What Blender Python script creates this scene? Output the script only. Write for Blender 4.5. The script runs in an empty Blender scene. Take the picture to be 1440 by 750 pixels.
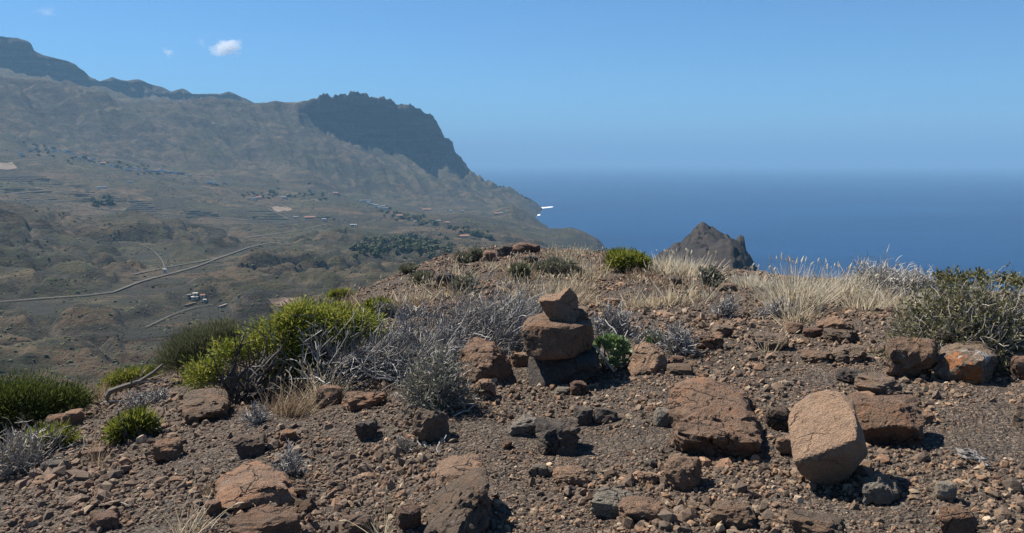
import bpy, bmesh, math, random
import numpy as np
from mathutils import Vector, Matrix

C = bpy.context.scene.collection
S = bpy.context.scene
rng = np.random.default_rng(7)
random.seed(7)
R = math.radians

# ------------------------------------------------------------------ camera
F, CX, CY, PITCH, EYE = 1198.0, 720.0, 375.0, R(7.0), 1.6
SEA = -250.0
cam_data = bpy.data.cameras.new('camera')
cam_data.sensor_width = 36.0
cam_data.lens = 36.0 * F / 1440.0
cam_data.clip_start, cam_data.clip_end = 0.1, 600000.0
cam = bpy.data.objects.new('camera', cam_data)
C.objects.link(cam)
cam.location = (0, 0, EYE)
cam.rotation_euler = (R(90) - PITCH, 0, 0)
S.camera = cam

# ------------------------------------------------------------------ sky and sun
SUN_EL = R(52)
SUN_DIR = Vector((-0.84, 0.54, 0)).normalized() * math.cos(SUN_EL) + Vector((0, 0, math.sin(SUN_EL)))
world = bpy.data.worlds.new('World')
S.world = world
world.use_nodes = True
wn = world.node_tree.nodes
sky = wn.new('ShaderNodeTexSky')
sky.sky_type = 'NISHITA'
sky.sun_disc = False
sky.sun_elevation = SUN_EL
sky.sun_rotation = math.atan2(SUN_DIR.x, SUN_DIR.y)
sky.altitude = 250
sky.air_density, sky.dust_density, sky.ozone_density = 0.8, 0.0, 3.0
wn['Background'].inputs['Strength'].default_value = 0.055
tint = wn.new('ShaderNodeMix')
tint.data_type, tint.blend_type = 'RGBA', 'MULTIPLY'
tint.inputs[0].default_value = 1.0
tint.inputs[7].default_value = (0.56, 0.90, 1.13, 1)
world.node_tree.links.new(sky.outputs[0], tint.inputs[6])
world.node_tree.links.new(tint.outputs[2], wn['Background'].inputs['Color'])
sun_l = bpy.data.lights.new('sun', 'SUN')
sun_l.energy, sun_l.angle, sun_l.color = 5.0, R(0.53), (1.0, 0.94, 0.84)
sun = bpy.data.objects.new('sun', sun_l)
C.objects.link(sun)
sun.rotation_euler = SUN_DIR.to_track_quat('Z', 'Y').to_euler()

S.view_settings.view_transform = 'Standard'
S.view_settings.look = 'None'
S.view_settings.exposure = 1.05
S.view_settings.gamma = 1.0
S.cycles.use_denoising = True
S.cycles.denoising_prefilter = 'NONE'
S.cycles.max_bounces = 6
S.cycles.volume_bounces = 3


# ------------------------------------------------------------------ projection helpers (to find places on the terrain)
def ray(px, py):
    u, v = (px - CX) / F, -(py - CY) / F
    return np.array([u, math.cos(PITCH) + v * math.sin(PITCH), -math.sin(PITCH) + v * math.cos(PITCH)])


def az_of(px, py):
    r = ray(px, py)
    return math.atan2(r[0], r[1])


def point_at(px, py, d):
    r = ray(px, py)
    return np.array([0, 0, EYE]) + r * d / math.hypot(r[0], r[1])


# ------------------------------------------------------------------ numpy noise
_perm = np.random.default_rng(3).permutation(256)
_perm = np.concatenate([_perm, _perm, _perm])
_g3 = np.random.default_rng(4).normal(size=(256, 3))
_g3 /= np.linalg.norm(_g3, axis=1)[:, None]


def noise3(x, y, z):
    x, y, z = np.broadcast_arrays(np.asarray(x, float), np.asarray(y, float), np.asarray(z, float))
    xi, yi, zi = np.floor(x).astype(int), np.floor(y).astype(int), np.floor(z).astype(int)
    xf, yf, zf = x - xi, y - yi, z - zi
    u, v, w = [t * t * t * (t * (t * 6 - 15) + 10) for t in (xf, yf, zf)]

    def g(i, j, k):
        h = _perm[_perm[_perm[(xi + i) & 255] + ((yi + j) & 255)] + ((zi + k) & 255)]
        G = _g3[h]
        return G[..., 0] * (xf - i) + G[..., 1] * (yf - j) + G[..., 2] * (zf - k)

    def lp(a, b, t): return a + (b - a) * t
    return 1.6 * lp(lp(lp(g(0, 0, 0), g(1, 0, 0), u), lp(g(0, 1, 0), g(1, 1, 0), u), v),
                    lp(lp(g(0, 0, 1), g(1, 0, 1), u), lp(g(0, 1, 1), g(1, 1, 1), u), v), w)


def fbm(x, y, z=0.37, o=4, lac=2.1, gain=0.5):
    a, s, n = 1.0, 0.0, 0.0
    for i in range(o):
        s = s + a * noise3(x, y, z + 11.3 * i)
        n += a
        x, y, z = x * lac, y * lac, z * lac
        a *= gain
    return s / n


def ridged(x, y, z=0.7, o=4):
    a, s, n = 1.0, 0.0, 0.0
    for i in range(o):
        s = s + a * (1 - 2 * np.abs(noise3(x, y, z + 7.1 * i)))
        n += a
        x, y = x * 2.05, y * 2.05
        a *= 0.5
    return s / n


# ------------------------------------------------------------------ mesh helpers
def mk_mesh(name, V, faces, mats=(), smooth=False, attrs=None, midx=None):
    """V (n,3); faces: list of (m,3)/(m,4) int arrays."""
    if isinstance(faces, np.ndarray):
        faces = [faces]
    V = np.asarray(V, np.float32).reshape(-1, 3)
    loops = np.concatenate([f.reshape(-1) for f in faces]).astype(np.int32)
    totals = np.concatenate([np.full(len(f), f.shape[1]) for f in faces]).astype(np.int32)
    starts = np.concatenate([[0], np.cumsum(totals)[:-1]]).astype(np.int32)
    me = bpy.data.meshes.new(name)
    me.vertices.add(len(V))
    me.vertices.foreach_set('co', V.reshape(-1))
    me.loops.add(len(loops))
    me.loops.foreach_set('vertex_index', loops)
    me.polygons.add(len(totals))
    me.polygons.foreach_set('loop_start', starts)
    me.polygons.foreach_set('use_smooth', np.full(len(totals), smooth))
    if midx is not None:
        me.polygons.foreach_set('material_index', np.asarray(midx, np.int32))
    for a, arr in (attrs or {}).items():
        arr = np.asarray(arr, np.float32)
        if arr.ndim == 1:
            me.attributes.new(a, 'FLOAT', 'POINT').data.foreach_set('value', arr)
        else:
            c = np.ones((len(arr), 4), np.float32)
            c[:, :3] = arr
            me.attributes.new(a, 'FLOAT_COLOR', 'POINT').data.foreach_set('color', c.reshape(-1))
    for m in (mats if isinstance(mats, (list, tuple)) else [mats]):
        me.materials.append(m)
    me.update(calc_edges=True)
    me.validate()
    return me


FINE = {'foliage', 'stem', 'twigs', 'blades', 'seed_heads', 'branches', 'limbs'}


def link(name, me, parent=None, loc=None, rotz=0.0, **props):
    o = bpy.data.objects.new(name, me)
    C.objects.link(o)
    if parent is not None:
        o.parent = parent
        if name in FINE:
            o['kind'] = 'stuff'
    if loc is not None:
        o.location = loc
    if rotz:
        o.rotation_euler = (0, 0, rotz)
    for k, v in props.items():
        if v is not None:
            o[k] = v
    return o


def thing(name, label, cat, loc, rotz=0.0, group=None, me=None):
    return link(name, me, None, loc, rotz, label=label, category=cat, group=group)


class MB:
    """collects pieces for one mesh"""
    def __init__(self): self.V, self.F, self.T, self.n = [], [], [], 0

    def add(self, V, Fs, tone=None):
        V = np.asarray(V, float).reshape(-1, 3)
        if not len(V):
            return self
        self.V.append(V)
        for f in (Fs if isinstance(Fs, list) else [Fs]):
            self.F.append(np.asarray(f) + self.n)
        self.T.append(np.full(len(V), 0.5) if tone is None else np.broadcast_to(tone, (len(V),)))
        self.n += len(V)
        return self

    def mesh(self, name, mats, smooth=False):
        return mk_mesh(name, np.concatenate(self.V), self.F, mats, smooth, {'tone': np.concatenate(self.T)})


def grid_faces(nu, nv, wrap=False):
    i = np.arange(nu if wrap else nu - 1)[:, None]
    j = np.arange(nv - 1)[None, :]
    a = i * nv + j
    b = ((i + 1) % nu) * nv + j
    return np.stack([a, b, b + 1, a + 1], -1).reshape(-1, 4)


def box(c, s, rot=0.0):
    x, y, z = [t / 2 for t in s]
    V = np.array([[sx * x, sy * y, sz * z] for sx in (-1, 1) for sy in (-1, 1) for sz in (-1, 1)])
    cs, sn = math.cos(rot), math.sin(rot)
    V = V @ np.array([[cs, sn, 0], [-sn, cs, 0], [0, 0, 1]]) + np.array(c)
    Fc = np.array([[0, 1, 3, 2], [4, 6, 7, 5], [0, 4, 5, 1], [2, 3, 7, 6], [0, 2, 6, 4], [1, 5, 7, 3]])
    return V, Fc


# ------------------------------------------------------------------ materials
class Mat:
    def __init__(self, name, rough=0.9):
        self.m = bpy.data.materials.new(name)
        self.m.use_nodes = True
        self.t = self.m.node_tree
        self.b = self.t.nodes['Principled BSDF']
        self.b.inputs['Roughness'].default_value = rough
        self.b.inputs['Specular IOR Level'].default_value = 0.25

    def n(self, typ, **kw):
        nd = self.t.nodes.new(typ)
        for k, v in kw.items():
            setattr(nd, k, v)
        return nd

    def l(self, a, b): self.t.links.new(a, b)

    def coord(self, kind='Object', scale=(1, 1, 1)):
        if kind == 'Position':
            src = self.n('ShaderNodeNewGeometry').outputs['Position']
        else:
            src = self.n('ShaderNodeTexCoord').outputs[kind]
        mp = self.n('ShaderNodeMapping')
        mp.inputs['Scale'].default_value = scale
        self.l(src, mp.inputs['Vector'])
        return mp.outputs[0]

    def noise(self, co, scale, detail=6, rough=0.55, dist=0.0):
        nd = self.n('ShaderNodeTexNoise')
        nd.inputs['Scale'].default_value = scale
        nd.inputs['Detail'].default_value = detail
        nd.inputs['Roughness'].default_value = rough
        nd.inputs['Distortion'].default_value = dist
        self.l(co, nd.inputs['Vector'])
        return nd.outputs[0]

    def ramp(self, fac, *stops):
        nd = self.n('ShaderNodeValToRGB')
        e = nd.color_ramp.elements
        while len(e) < len(stops):
            e.new(0.5)
        for el, (p, c) in zip(e, stops):
            el.position = p
            el.color = (*c, 1) if isinstance(c, (tuple, list)) else (c, c, c, 1)
        self.l(fac, nd.inputs[0])
        return nd.outputs[0]

    def mix(self, fac, a, b, mode='MIX'):
        nd = self.n('ShaderNodeMix', data_type='RGBA', blend_type=mode)
        for s, v in ((nd.inputs[0], fac), (nd.inputs[6], a), (nd.inputs[7], b)):
            if isinstance(v, (int, float)):
                s.default_value = v if s is nd.inputs[0] else (v, v, v, 1)
            elif isinstance(v, (tuple, list)):
                s.default_value = (*v, 1)
            else:
                self.l(v, s)
        return nd.outputs[2]

    def math(self, op, a, b=0.0):
        nd = self.n('ShaderNodeMath', operation=op)
        for s, v in zip(nd.inputs, (a, b)):
            if isinstance(v, (int, float)):
                s.default_value = v
            else:
                self.l(v, s)
        return nd.outputs[0]

    def bump(self, h, strength=0.5, dist=0.02):
        nd = self.n('ShaderNodeBump')
        nd.inputs['Strength'].default_value = strength
        nd.inputs['Distance'].default_value = dist
        self.l(h, nd.inputs['Height'])
        self.l(nd.outputs[0], self.b.inputs['Normal'])

    def attr(self, name, out='Fac'):
        nd = self.n('ShaderNodeAttribute', attribute_name=name)
        return nd.outputs[out]

    def color(self, c):
        if isinstance(c, (tuple, list)):
            self.b.inputs['Base Color'].default_value = (*c, 1)
        else:
            self.l(c, self.b.inputs['Base Color'])
        return self.m


def rock_mat(name, c1, c2, stain, lichen=0.0, dark=(0.045, 0.036, 0.031), cracks=0.85):
    M = Mat(name, 0.92)
    co = M.coord('Object')
    oi = M.n('ShaderNodeObjectInfo')
    add = M.n('ShaderNodeVectorMath', operation='ADD')
    M.l(co, add.inputs[0])
    sc = M.n('ShaderNodeVectorMath', operation='SCALE')
    cmb = M.n('ShaderNodeCombineXYZ')
    for i in range(3):
        M.l(oi.outputs['Random'], cmb.inputs[i])
    M.l(cmb.outputs[0], sc.inputs[0])
    sc.inputs['Scale'].default_value = 37.0
    M.l(sc.outputs[0], add.inputs[1])
    co = add.outputs[0]
    base = M.mix(M.ramp(M.noise(co, 9, 8, 0.6), (0.35, 0.0), (0.65, 1.0)), c1, c2)
    base = M.mix(M.ramp(M.noise(co, 5, 6, 0.6, 0.6), (0.5, 0.0), (0.66, 0.8)), base, stain)
    base = M.mix(M.ramp(M.noise(co, 14, 8, 0.7), (0.54, 0.0), (0.68, 0.5)), base, dark)
    base = M.mix(M.ramp(M.noise(co, 90, 4, 0.7), (0.35, 0.35), (0.6, 0.0)), base, dark)
    if lichen:
        base = M.mix(M.ramp(M.noise(co, 17, 7, 0.75), (0.60, 0.0), (0.66, lichen)), base, (0.36, 0.35, 0.31))
    warp = M.n('ShaderNodeVectorMath', operation='ADD')
    M.l(co, warp.inputs[0])
    wsc = M.n('ShaderNodeVectorMath', operation='SCALE')
    wn_ = M.n('ShaderNodeTexNoise')
    wn_.inputs['Scale'].default_value = 7.0
    wn_.inputs['Detail'].default_value = 5.0
    M.l(co, wn_.inputs['Vector'])
    M.l(wn_.outputs['Color'], wsc.inputs[0])
    wsc.inputs['Scale'].default_value = 0.22
    M.l(wsc.outputs[0], warp.inputs[1])
    vo = M.n('ShaderNodeTexVoronoi', feature='DISTANCE_TO_EDGE')
    vo.inputs['Scale'].default_value = 5.5
    M.l(warp.outputs[0], vo.inputs['Vector'])
    crack = M.math('MULTIPLY', M.ramp(vo.outputs['Distance'], (0.0, 1.0), (0.035, 0.0)), M.ramp(M.noise(co, 4, 3, 0.5), (0.45, 0.0), (0.6, cracks)))
    base = M.mix(crack, base, (0.03, 0.024, 0.02))
    base = M.mix(M.ramp(M.noise(co, 38, 6, 0.75), (0.56, 0.0), (0.72, 0.5)), base, (0.36, 0.29, 0.22))
    val = M.n('ShaderNodeHueSaturation')
    M.l(M.math('ADD', M.math('MULTIPLY', oi.outputs['Random'], 0.5), 0.75), val.inputs['Value'])
    M.l(base, val.inputs['Color'])
    h = M.math('ADD', M.noise(co, 22, 10, 0.72), M.math('MULTIPLY', M.noise(co, 120, 5, 0.7), 0.35))
    h = M.math('SUBTRACT', h, M.math('MULTIPLY', crack, 0.8))
    M.bump(h, 1.0, 0.05)
    return M.color(val.outputs[0])


MAT = {
    'tan': rock_mat('rock_tan', (0.32, 0.205, 0.135), (0.23, 0.15, 0.10), (0.34, 0.20, 0.12)),
    'orange': rock_mat('rock_orange', (0.29, 0.175, 0.11), (0.20, 0.13, 0.09), (0.32, 0.165, 0.09), 0.5),
    'brown': rock_mat('rock_brown', (0.22, 0.155, 0.108), (0.14, 0.105, 0.08), (0.25, 0.15, 0.09), 0.4),
    'red': rock_mat('rock_red', (0.22, 0.125, 0.085), (0.15, 0.09, 0.065), (0.26, 0.135, 0.08), 0.3),
    'dark': rock_mat('rock_dark', (0.12, 0.10, 0.085), (0.08, 0.070, 0.062), (0.18, 0.12, 0.08), 0.6),
    'grey': rock_mat('rock_grey', (0.24, 0.205, 0.165), (0.165, 0.14, 0.115), (0.24, 0.17, 0.115), 0.6),
    'slab': rock_mat('rock_light_tan', (0.42, 0.275, 0.18), (0.33, 0.215, 0.14), (0.42, 0.26, 0.16), 0.3, (0.09, 0.065, 0.05), 0.55),
    'pale': rock_mat('rock_pale', (0.38, 0.33, 0.26), (0.28, 0.235, 0.185), (0.34, 0.26, 0.18), 0.7),
}

# lichen boulder: its own orange and white patches
def lichen_mat():
    M = Mat('rock_lichen', 0.92)
    co = M.coord('Object')
    base = M.mix(M.ramp(M.noise(co, 9, 8, 0.65), (0.38, 0.0), (0.62, 1.0)), (0.07, 0.055, 0.045), (0.19, 0.13, 0.085))

    def patch(center, rad, col, base):
        d = M.n('ShaderNodeVectorMath', operation='DISTANCE')
        M.l(co, d.inputs[0])
        d.inputs[1].default_value = center
        v = M.math('ADD', d.outputs['Value'], M.math('MULTIPLY', M.math('SUBTRACT', M.noise(co, 26, 8, 0.8), 0.5), 0.5))
        return M.mix(M.ramp(v, (rad * 0.85, 1.0), (rad, 0.0)), base, col)
    base = patch((0.05, -0.27, 0.12), 0.085, (0.27, 0.10, 0.035), base)
    base = patch((-0.06, -0.25, 0.22), 0.06, (0.24, 0.10, 0.04), base)
    base = patch((0.12, -0.20, 0.27), 0.075, (0.33, 0.32, 0.30), base)
    base = M.mix(M.ramp(M.noise(co, 16, 6, 0.7), (0.60, 0.0), (0.65, 0.6)), base, (0.33, 0.32, 0.29))
    M.bump(M.noise(co, 24, 10, 0.7), 0.8, 0.04)
    return M.color(base)


MAT['lichen'] = lichen_mat()


def knoll_mat():
    M = Mat('stony_soil', 0.95)
    co = M.coord('Position')
    big = M.ramp(M.noise(co, 0.45, 5, 0.55), (0.38, 0.0), (0.64, 1.0))
    a = M.mix(big, (0.138, 0.105, 0.077), (0.185, 0.128, 0.088))
    mid = M.ramp(M.noise(co, 1.6, 6, 0.6, 0.4), (0.56, 0.0), (0.70, 0.7))
    a = M.mix(mid, a, (0.145, 0.098, 0.073))
    hts = []
    for sc_, gap, lo_, hi_ in ((21, 0.10, 0.62, 0.5), (47, 0.10, 0.5, 0.45)):
        wv = M.n('ShaderNodeVectorMath', operation='ADD')
        M.l(co, wv.inputs[0])
        nz = M.n('ShaderNodeTexNoise')
        nz.inputs['Scale'].default_value = sc_ * .8
        M.l(co, nz.inputs['Vector'])
        sv = M.n('ShaderNodeVectorMath', operation='SCALE')
        M.l(nz.outputs['Color'], sv.inputs[0])
        sv.inputs['Scale'].default_value = 0.7 / sc_
        M.l(sv.outputs[0], wv.inputs[1])
        v1 = M.n('ShaderNodeTexVoronoi', feature='F1')
        v2 = M.n('ShaderNodeTexVoronoi', feature='DISTANCE_TO_EDGE')
        for v_ in (v1, v2):
            v_.inputs['Scale'].default_value = sc_
            M.l(wv.outputs[0], v_.inputs['Vector'])
        sep = M.n('ShaderNodeSeparateColor')
        M.l(v1.outputs['Color'], sep.inputs[0])
        a = M.mix(M.ramp(sep.outputs[0], (0.0, lo_), (0.6, 0.0)), a, (0.050, 0.042, 0.037))
        a = M.mix(M.ramp(sep.outputs[1], (0.70, 0.0), (1.0, hi_)), a, (0.25, 0.205, 0.165))
        a = M.mix(M.ramp(v2.outputs['Distance'], (0.0, 0.75), (gap, 0.0)), a, (0.028, 0.023, 0.02))
        hts.append(M.math('MULTIPLY', M.math('ADD', M.math('MINIMUM', v2.outputs['Distance'], 0.28), M.math('MULTIPLY', sep.outputs[2], 0.25)), 30.0 / sc_))
    h = M.math('ADD', M.math('ADD', hts[0], hts[1]), M.math('MULTIPLY', M.noise(co, 90, 6, 0.7), 0.3))
    M.bump(h, 1.0, 0.045)
    return M.color(a)


def pebble_mat():
    M = Mat('gravel_stone', 0.92)
    c = M.attr('col', 'Color')
    co = M.coord('Position')
    c = M.mix(M.ramp(M.noise(co, 70, 5, 0.7), (0.35, 0.55), (0.65, 0.0)), c, (0.05, 0.042, 0.037))
    M.bump(M.noise(co, 110, 5, 0.7), 0.6, 0.01)
    return M.color(c)


def valley_mat():
    M = Mat('dry_hillside', 0.97)
    co = M.coord('Position')
    geo = M.n('ShaderNodeNewGeometry')
    sp = M.n('ShaderNodeSeparateXYZ')
    M.l(geo.outputs['Normal'], sp.inputs[0])
    steep = M.ramp(sp.outputs['Z'], (0.62, 1.0), (0.88, 0.0))
    big = M.ramp(M.noise(co, 0.0030, 6, 0.6), (0.42, 0.0), (0.58, 1.0))
    a = M.mix(big, (0.128, 0.090, 0.058), (0.070, 0.066, 0.030))
    str_ = M.coord('Position', (0.006, 0.016, 0.03))
    a = M.mix(M.ramp(M.noise(str_, 1.0, 7, 0.66, 0.7), (0.50, 0.0), (0.58, 0.9)), a, (0.034, 0.033, 0.018))
    mid = M.ramp(M.noise(co, 0.018, 7, 0.66, 0.5), (0.51, 0.0), (0.58, 0.9))
    a = M.mix(mid, a, (0.034, 0.033, 0.016))
    pale = M.ramp(M.noise(co, 0.010, 7, 0.66, 0.8), (0.55, 0.0), (0.62, 0.75))
    a = M.mix(pale, a, (0.185, 0.138, 0.09))
    co2 = M.coord('Position', (0.02, 0.02, 0.10))
    strata = M.ramp(M.noise(co2, 1.0, 6, 0.65), (0.4, 0.0), (0.62, 1.0))
    rock = M.mix(strata, (0.030, 0.027, 0.024), (0.072, 0.058, 0.046))
    rock = M.mix(M.ramp(M.noise(M.coord('Position', (0.003, 0.003, 0.028)), 1.0, 5, 0.6), (0.46, 0.0), (0.54, .85)), rock, (0.15, 0.12, 0.088))
    bands = M.ramp(M.noise(M.coord('Position', (0.0035, 0.0035, 0.045)), 1.0, 7, 0.68, 0.4), (0.52, 0.0), (0.57, 0.9))
    a = M.mix(bands, a, (0.036, 0.032, 0.023))
    a = M.mix(steep, a, rock)
    # dotted dwarf scrub
    a = M.mix(M.ramp(M.noise(co, 0.16, 3, 0.75), (0.53, 0.0), (0.62, 0.75)), a, (0.028, 0.032, 0.015))
    a = M.mix(M.ramp(M.noise(co, 0.05, 5, 0.75), (0.52, 0.0), (0.66, 0.45)), a, (0.04, 0.04, 0.022))
    hs_ = M.n('ShaderNodeHueSaturation')
    hs_.inputs['Value'].default_value = 0.64
    hs_.inputs['Saturation'].default_value = 1.2
    M.l(a, hs_.inputs['Color'])
    a = hs_.outputs[0]
    h = M.math('ADD', M.noise(co, 0.035, 10, 0.68), M.math('MULTIPLY', M.noise(co, 0.3, 5, 0.7), 0.22))
    M.bump(h, 1.0, 14.0)
    return M.color(a)


def sea_mat():
    M = Mat('sea_water', 0.32)
    co = M.coord('Position')
    a = M.mix(M.ramp(M.noise(M.coord('Position', (0.0004, 0.0012, 1)), 1.0, 5, 0.6), (0.35, 0.0), (0.65, 1.0)),
              (0.001, 0.014, 0.052), (0.0025, 0.028, 0.090))
    M.b.inputs['Specular IOR Level'].default_value = 0.2
    M.bump(M.noise(M.coord('Position', (0.03, 0.06, 1)), 1.0, 8, 0.65), 0.7, 3.0)
    return M.color(a)


def plain(name, c1, c2, scale=3.0, rough=0.9, kind='Position', bump=0.0):
    M = Mat(name, rough)
    co = M.coord(kind)
    f = M.noise(co, scale, 6, 0.65)
    if bump:
        M.bump(f, 0.6, bump)
    return M.color(M.mix(M.ramp(f, (0.35, 0.0), (0.65, 1.0)), c1, c2))


def plant_mat(name, stops, transl=0.25, rough=0.75):
    """colour by the piece's own tone, part of the light passes through"""
    M = Mat(name, rough)
    c = M.ramp(M.attr('tone'), *stops)
    M.color(c)
    if transl:
        tr = M.n('ShaderNodeBsdfTranslucent')
        M.l(c, tr.inputs['Color'])
        mx = M.n('ShaderNodeMixShader')
        mx.inputs[0].default_value = transl
        M.l(M.b.outputs[0], mx.inputs[1])
        M.l(tr.outputs[0], mx.inputs[2])
        M.l(mx.outputs[0], M.t.nodes['Material Output'].inputs['Surface'])
    return M.m


M_KNOLL, M_PEB, M_VAL, M_SEA = knoll_mat(), pebble_mat(), valley_mat(), sea_mat()
M_ROAD = plain('dirt_road', (0.048, 0.041, 0.031), (0.092, 0.078, 0.06), 0.04)
M_FOAM = plain('sea_foam', (0.75, 0.78, 0.80), (0.85, 0.87, 0.88), 0.05)
M_TWIG = plant_mat('bleached_twig', ((0.0, (0.07, 0.062, 0.055)), (0.5, (0.20, 0.19, 0.178)), (1.0, (0.46, 0.44, 0.41))), 0.0)
M_WHITE = plant_mat('white_twig', ((0.0, (0.13, 0.118, 0.10)), (0.5, (0.34, 0.315, 0.275)), (1.0, (0.58, 0.55, 0.50))), 0.0)
M_TWIGB = plant_mat('brown_twig', ((0.0, (0.05, 0.042, 0.035)), (0.5, (0.155, 0.128, 0.10)), (1.0, (0.32, 0.275, 0.22))), 0.0)
M_TWIGD = plant_mat('grey_twig', ((0.0, (0.08, 0.068, 0.058)), (0.5, (0.25, 0.22, 0.185)), (1.0, (0.46, 0.42, 0.365))), 0.0)
M_BARK = plant_mat('dark_bark', ((0.0, (0.03, 0.026, 0.024)), (1.0, (0.13, 0.115, 0.105))), 0.0)
M_GREEN = plant_mat('bright_green_leaf', ((0.0, (0.065, 0.080, 0.014)), (0.45, (0.16, 0.185, 0.028)), (1.0, (0.32, 0.31, 0.060))), 0.35)
M_OLIVE = plant_mat('olive_green_leaf', ((0.0, (0.045, 0.052, 0.030)), (0.5, (0.095, 0.105, 0.056)), (1.0, (0.16, 0.165, 0.09))), 0.3)
M_OLIVEL = plant_mat('olive_shrub_leaf', ((0.0, (0.06, 0.062, 0.026)), (0.5, (0.12, 0.118, 0.05)), (1.0, (0.21, 0.19, 0.085))), 0.3)
M_DKGREEN = plant_mat('dark_green_leaf', ((0.0, (0.020, 0.030, 0.008)), (0.5, (0.055, 0.076, 0.017)), (1.0, (0.12, 0.14, 0.03))), 0.3)
M_GREYLEAF = plant_mat('grey_green_leaf', ((0.0, (0.075, 0.075, 0.055)), (0.5, (0.15, 0.15, 0.105)), (1.0, (0.24, 0.24, 0.16))), 0.2)
M_SUCC = plant_mat('succulent_leaf', ((0.0, (0.08, 0.13, 0.035)), (0.5, (0.19, 0.27, 0.10)), (1.0, (0.33, 0.40, 0.20))), 0.2, 0.5)
M_STRAW = plant_mat('straw_grass', ((0.0, (0.20, 0.15, 0.09)), (0.5, (0.45, 0.37, 0.25)), (1.0, (0.70, 0.62, 0.46))), 0.42)
M_STRAWP = plant_mat('pale_straw_grass', ((0.0, (0.30, 0.25, 0.17)), (0.5, (0.56, 0.49, 0.37)), (1.0, (0.78, 0.72, 0.58))), 0.42)
M_STRAWB = plant_mat('brown_straw_grass', ((0.0, (0.13, 0.085, 0.05)), (0.5, (0.26, 0.185, 0.12)), (1.0, (0.42, 0.34, 0.24))), 0.3)


# ------------------------------------------------------------------ terrain fields (polar height fields round the viewpoint)
class Field:
    def __init__(self, az, d, Z): self.az, self.d, self.Z = az, d, Z

    def at(self, a, d):
        i = np.clip(np.searchsorted(self.az, a) - 1, 0, len(self.az) - 2)
        j = np.clip(np.searchsorted(self.d, d) - 1, 0, len(self.d) - 2)
        u = np.clip((a - self.az[i]) / (self.az[i + 1] - self.az[i]), 0, 1)
        v = np.clip((d - self.d[j]) / (self.d[j + 1] - self.d[j]), 0, 1)
        Z = self.Z
        return (Z[i, j] * (1 - u) + Z[i + 1, j] * u) * (1 - v) + (Z[i, j + 1] * (1 - u) + Z[i + 1, j + 1] * u) * v

    def xy(self, x, y): return self.at(np.arctan2(x, y), np.hypot(x, y))

    def hit(self, px, py, dmin=0.0):
        r = ray(px, py)
        a, s = math.atan2(r[0], r[1]), r[2] / math.hypot(r[0], r[1])
        z = self.at(np.full(len(self.d), a), self.d)
        g = z - (EYE + s * self.d)
        ok = np.where((g >= 0) & (self.d > dmin))[0]
        if not len(ok):
            return None
        j = ok[0]
        if j == 0:
            d = self.d[0]
        else:
            t = g[j - 1] / (g[j - 1] - g[j] + 1e-12)
            d = self.d[j - 1] + max(0, min(1, t)) * (self.d[j] - self.d[j - 1])
        return np.array([d * math.sin(a), d * math.cos(a), self.at(a, d)])

    def mesh(self, name, mat, wrap=False, shift=None):
        A, D = np.meshgrid(self.az, self.d, indexing='ij')
        DD = D + (shift if shift is not None else 0)
        V = np.stack([DD * np.sin(A), DD * np.cos(A), self.Z], -1).reshape(-1, 3)
        return mk_mesh(name, V, grid_faces(len(self.az), len(self.d), wrap)[:, ::-1], mat, True)


def interp_line(az, pts):
    """pts: (px, d, py) or (px, d, None, z) -> distance and height along az"""
    A, D, Zs = [], [], []
    for p in pts:
        if len(p) == 4:
            A.append(az_of(p[0], 300)); D.append(p[1]); Zs.append(p[3])
        else:
            A.append(az_of(p[0], p[2])); D.append(p[1]); Zs.append(point_at(p[0], p[2], p[1])[2])
    o = np.argsort(A)
    A, D, Zs = np.array(A)[o], np.array(D)[o], np.array(Zs)[o]
    return np.interp(az, A, D), np.interp(az, A, Zs)


def pchip(X, Y, x):
    """monotone cubic through nodes; X, Y (n,), x (m,)"""
    h = np.diff(X)
    s = np.diff(Y) / h
    d = np.zeros_like(Y)
    for i in range(1, len(X) - 1):
        if s[i - 1] * s[i] > 0:
            w1, w2 = 2 * h[i] + h[i - 1], h[i] + 2 * h[i - 1]
            d[i] = (w1 + w2) / (w1 / s[i - 1] + w2 / s[i])
    d[0], d[-1] = s[0], s[-1]
    k = np.clip(np.searchsorted(X, x) - 1, 0, len(X) - 2)
    t = np.clip((x - X[k]) / h[k], 0, 1)
    return ((1 + 2 * t) * (1 - t) ** 2 * Y[k] + t * (1 - t) ** 2 * h[k] * d[k]
            + t * t * (3 - 2 * t) * Y[k + 1] + t * t * (t - 1) * h[k] * d[k + 1])


def az_axis(p0, p1, n, coarse=40):
    a0, a1 = az_of(p0, 300), az_of(p1, 300)
    return np.concatenate([np.linspace(-math.pi, a0, coarse, endpoint=False), np.linspace(a0, a1, n),
                           np.linspace(a1, math.pi, coarse + 1)[1:]])


# ---- the knoll one stands on
CREST = [(-300, 9.5, 700), (0, 9.5, 622), (60, 10, 597), (100, 10.2, 578), (150, 10.8, 563), (230, 11.3, 533), (330, 12.8, 500), (400, 14.5, 470),
         (450, 16.5, 445), (520, 20, 404), (580, 23, 378), (640, 26, 357), (690, 27, 350), (735, 27, 349), (760, 26, 352), (850, 25, 356),
         (900, 22, 364), (950, 20, 375), (1020, 19, 381), (1080, 18, 388), (1200, 17, 399), (1330, 16, 410), (1440, 15.5, 418), (1750, 15, 440)]
k_az = az_axis(-40, 1480, 600, 36)
k_d = np.concatenate([[0.15, 0.5, 1.0, 1.6, 2.2, 2.7], np.geomspace(3.1, 30, 290), np.geomspace(30.8, 62, 14)])
dc, zc = interp_line(k_az, CREST)
back = np.clip((np.abs(k_az) - 0.75) / 1.2, 0, 1)
back = back * back * (3 - 2 * back)
dc, zc = dc * (1 - back) + 13 * back, zc * (1 - back) - 1.0 * back
_A, _D = np.meshgrid(k_az, k_d, indexing='ij')
DC, ZC = dc[:, None], zc[:, None]
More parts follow.
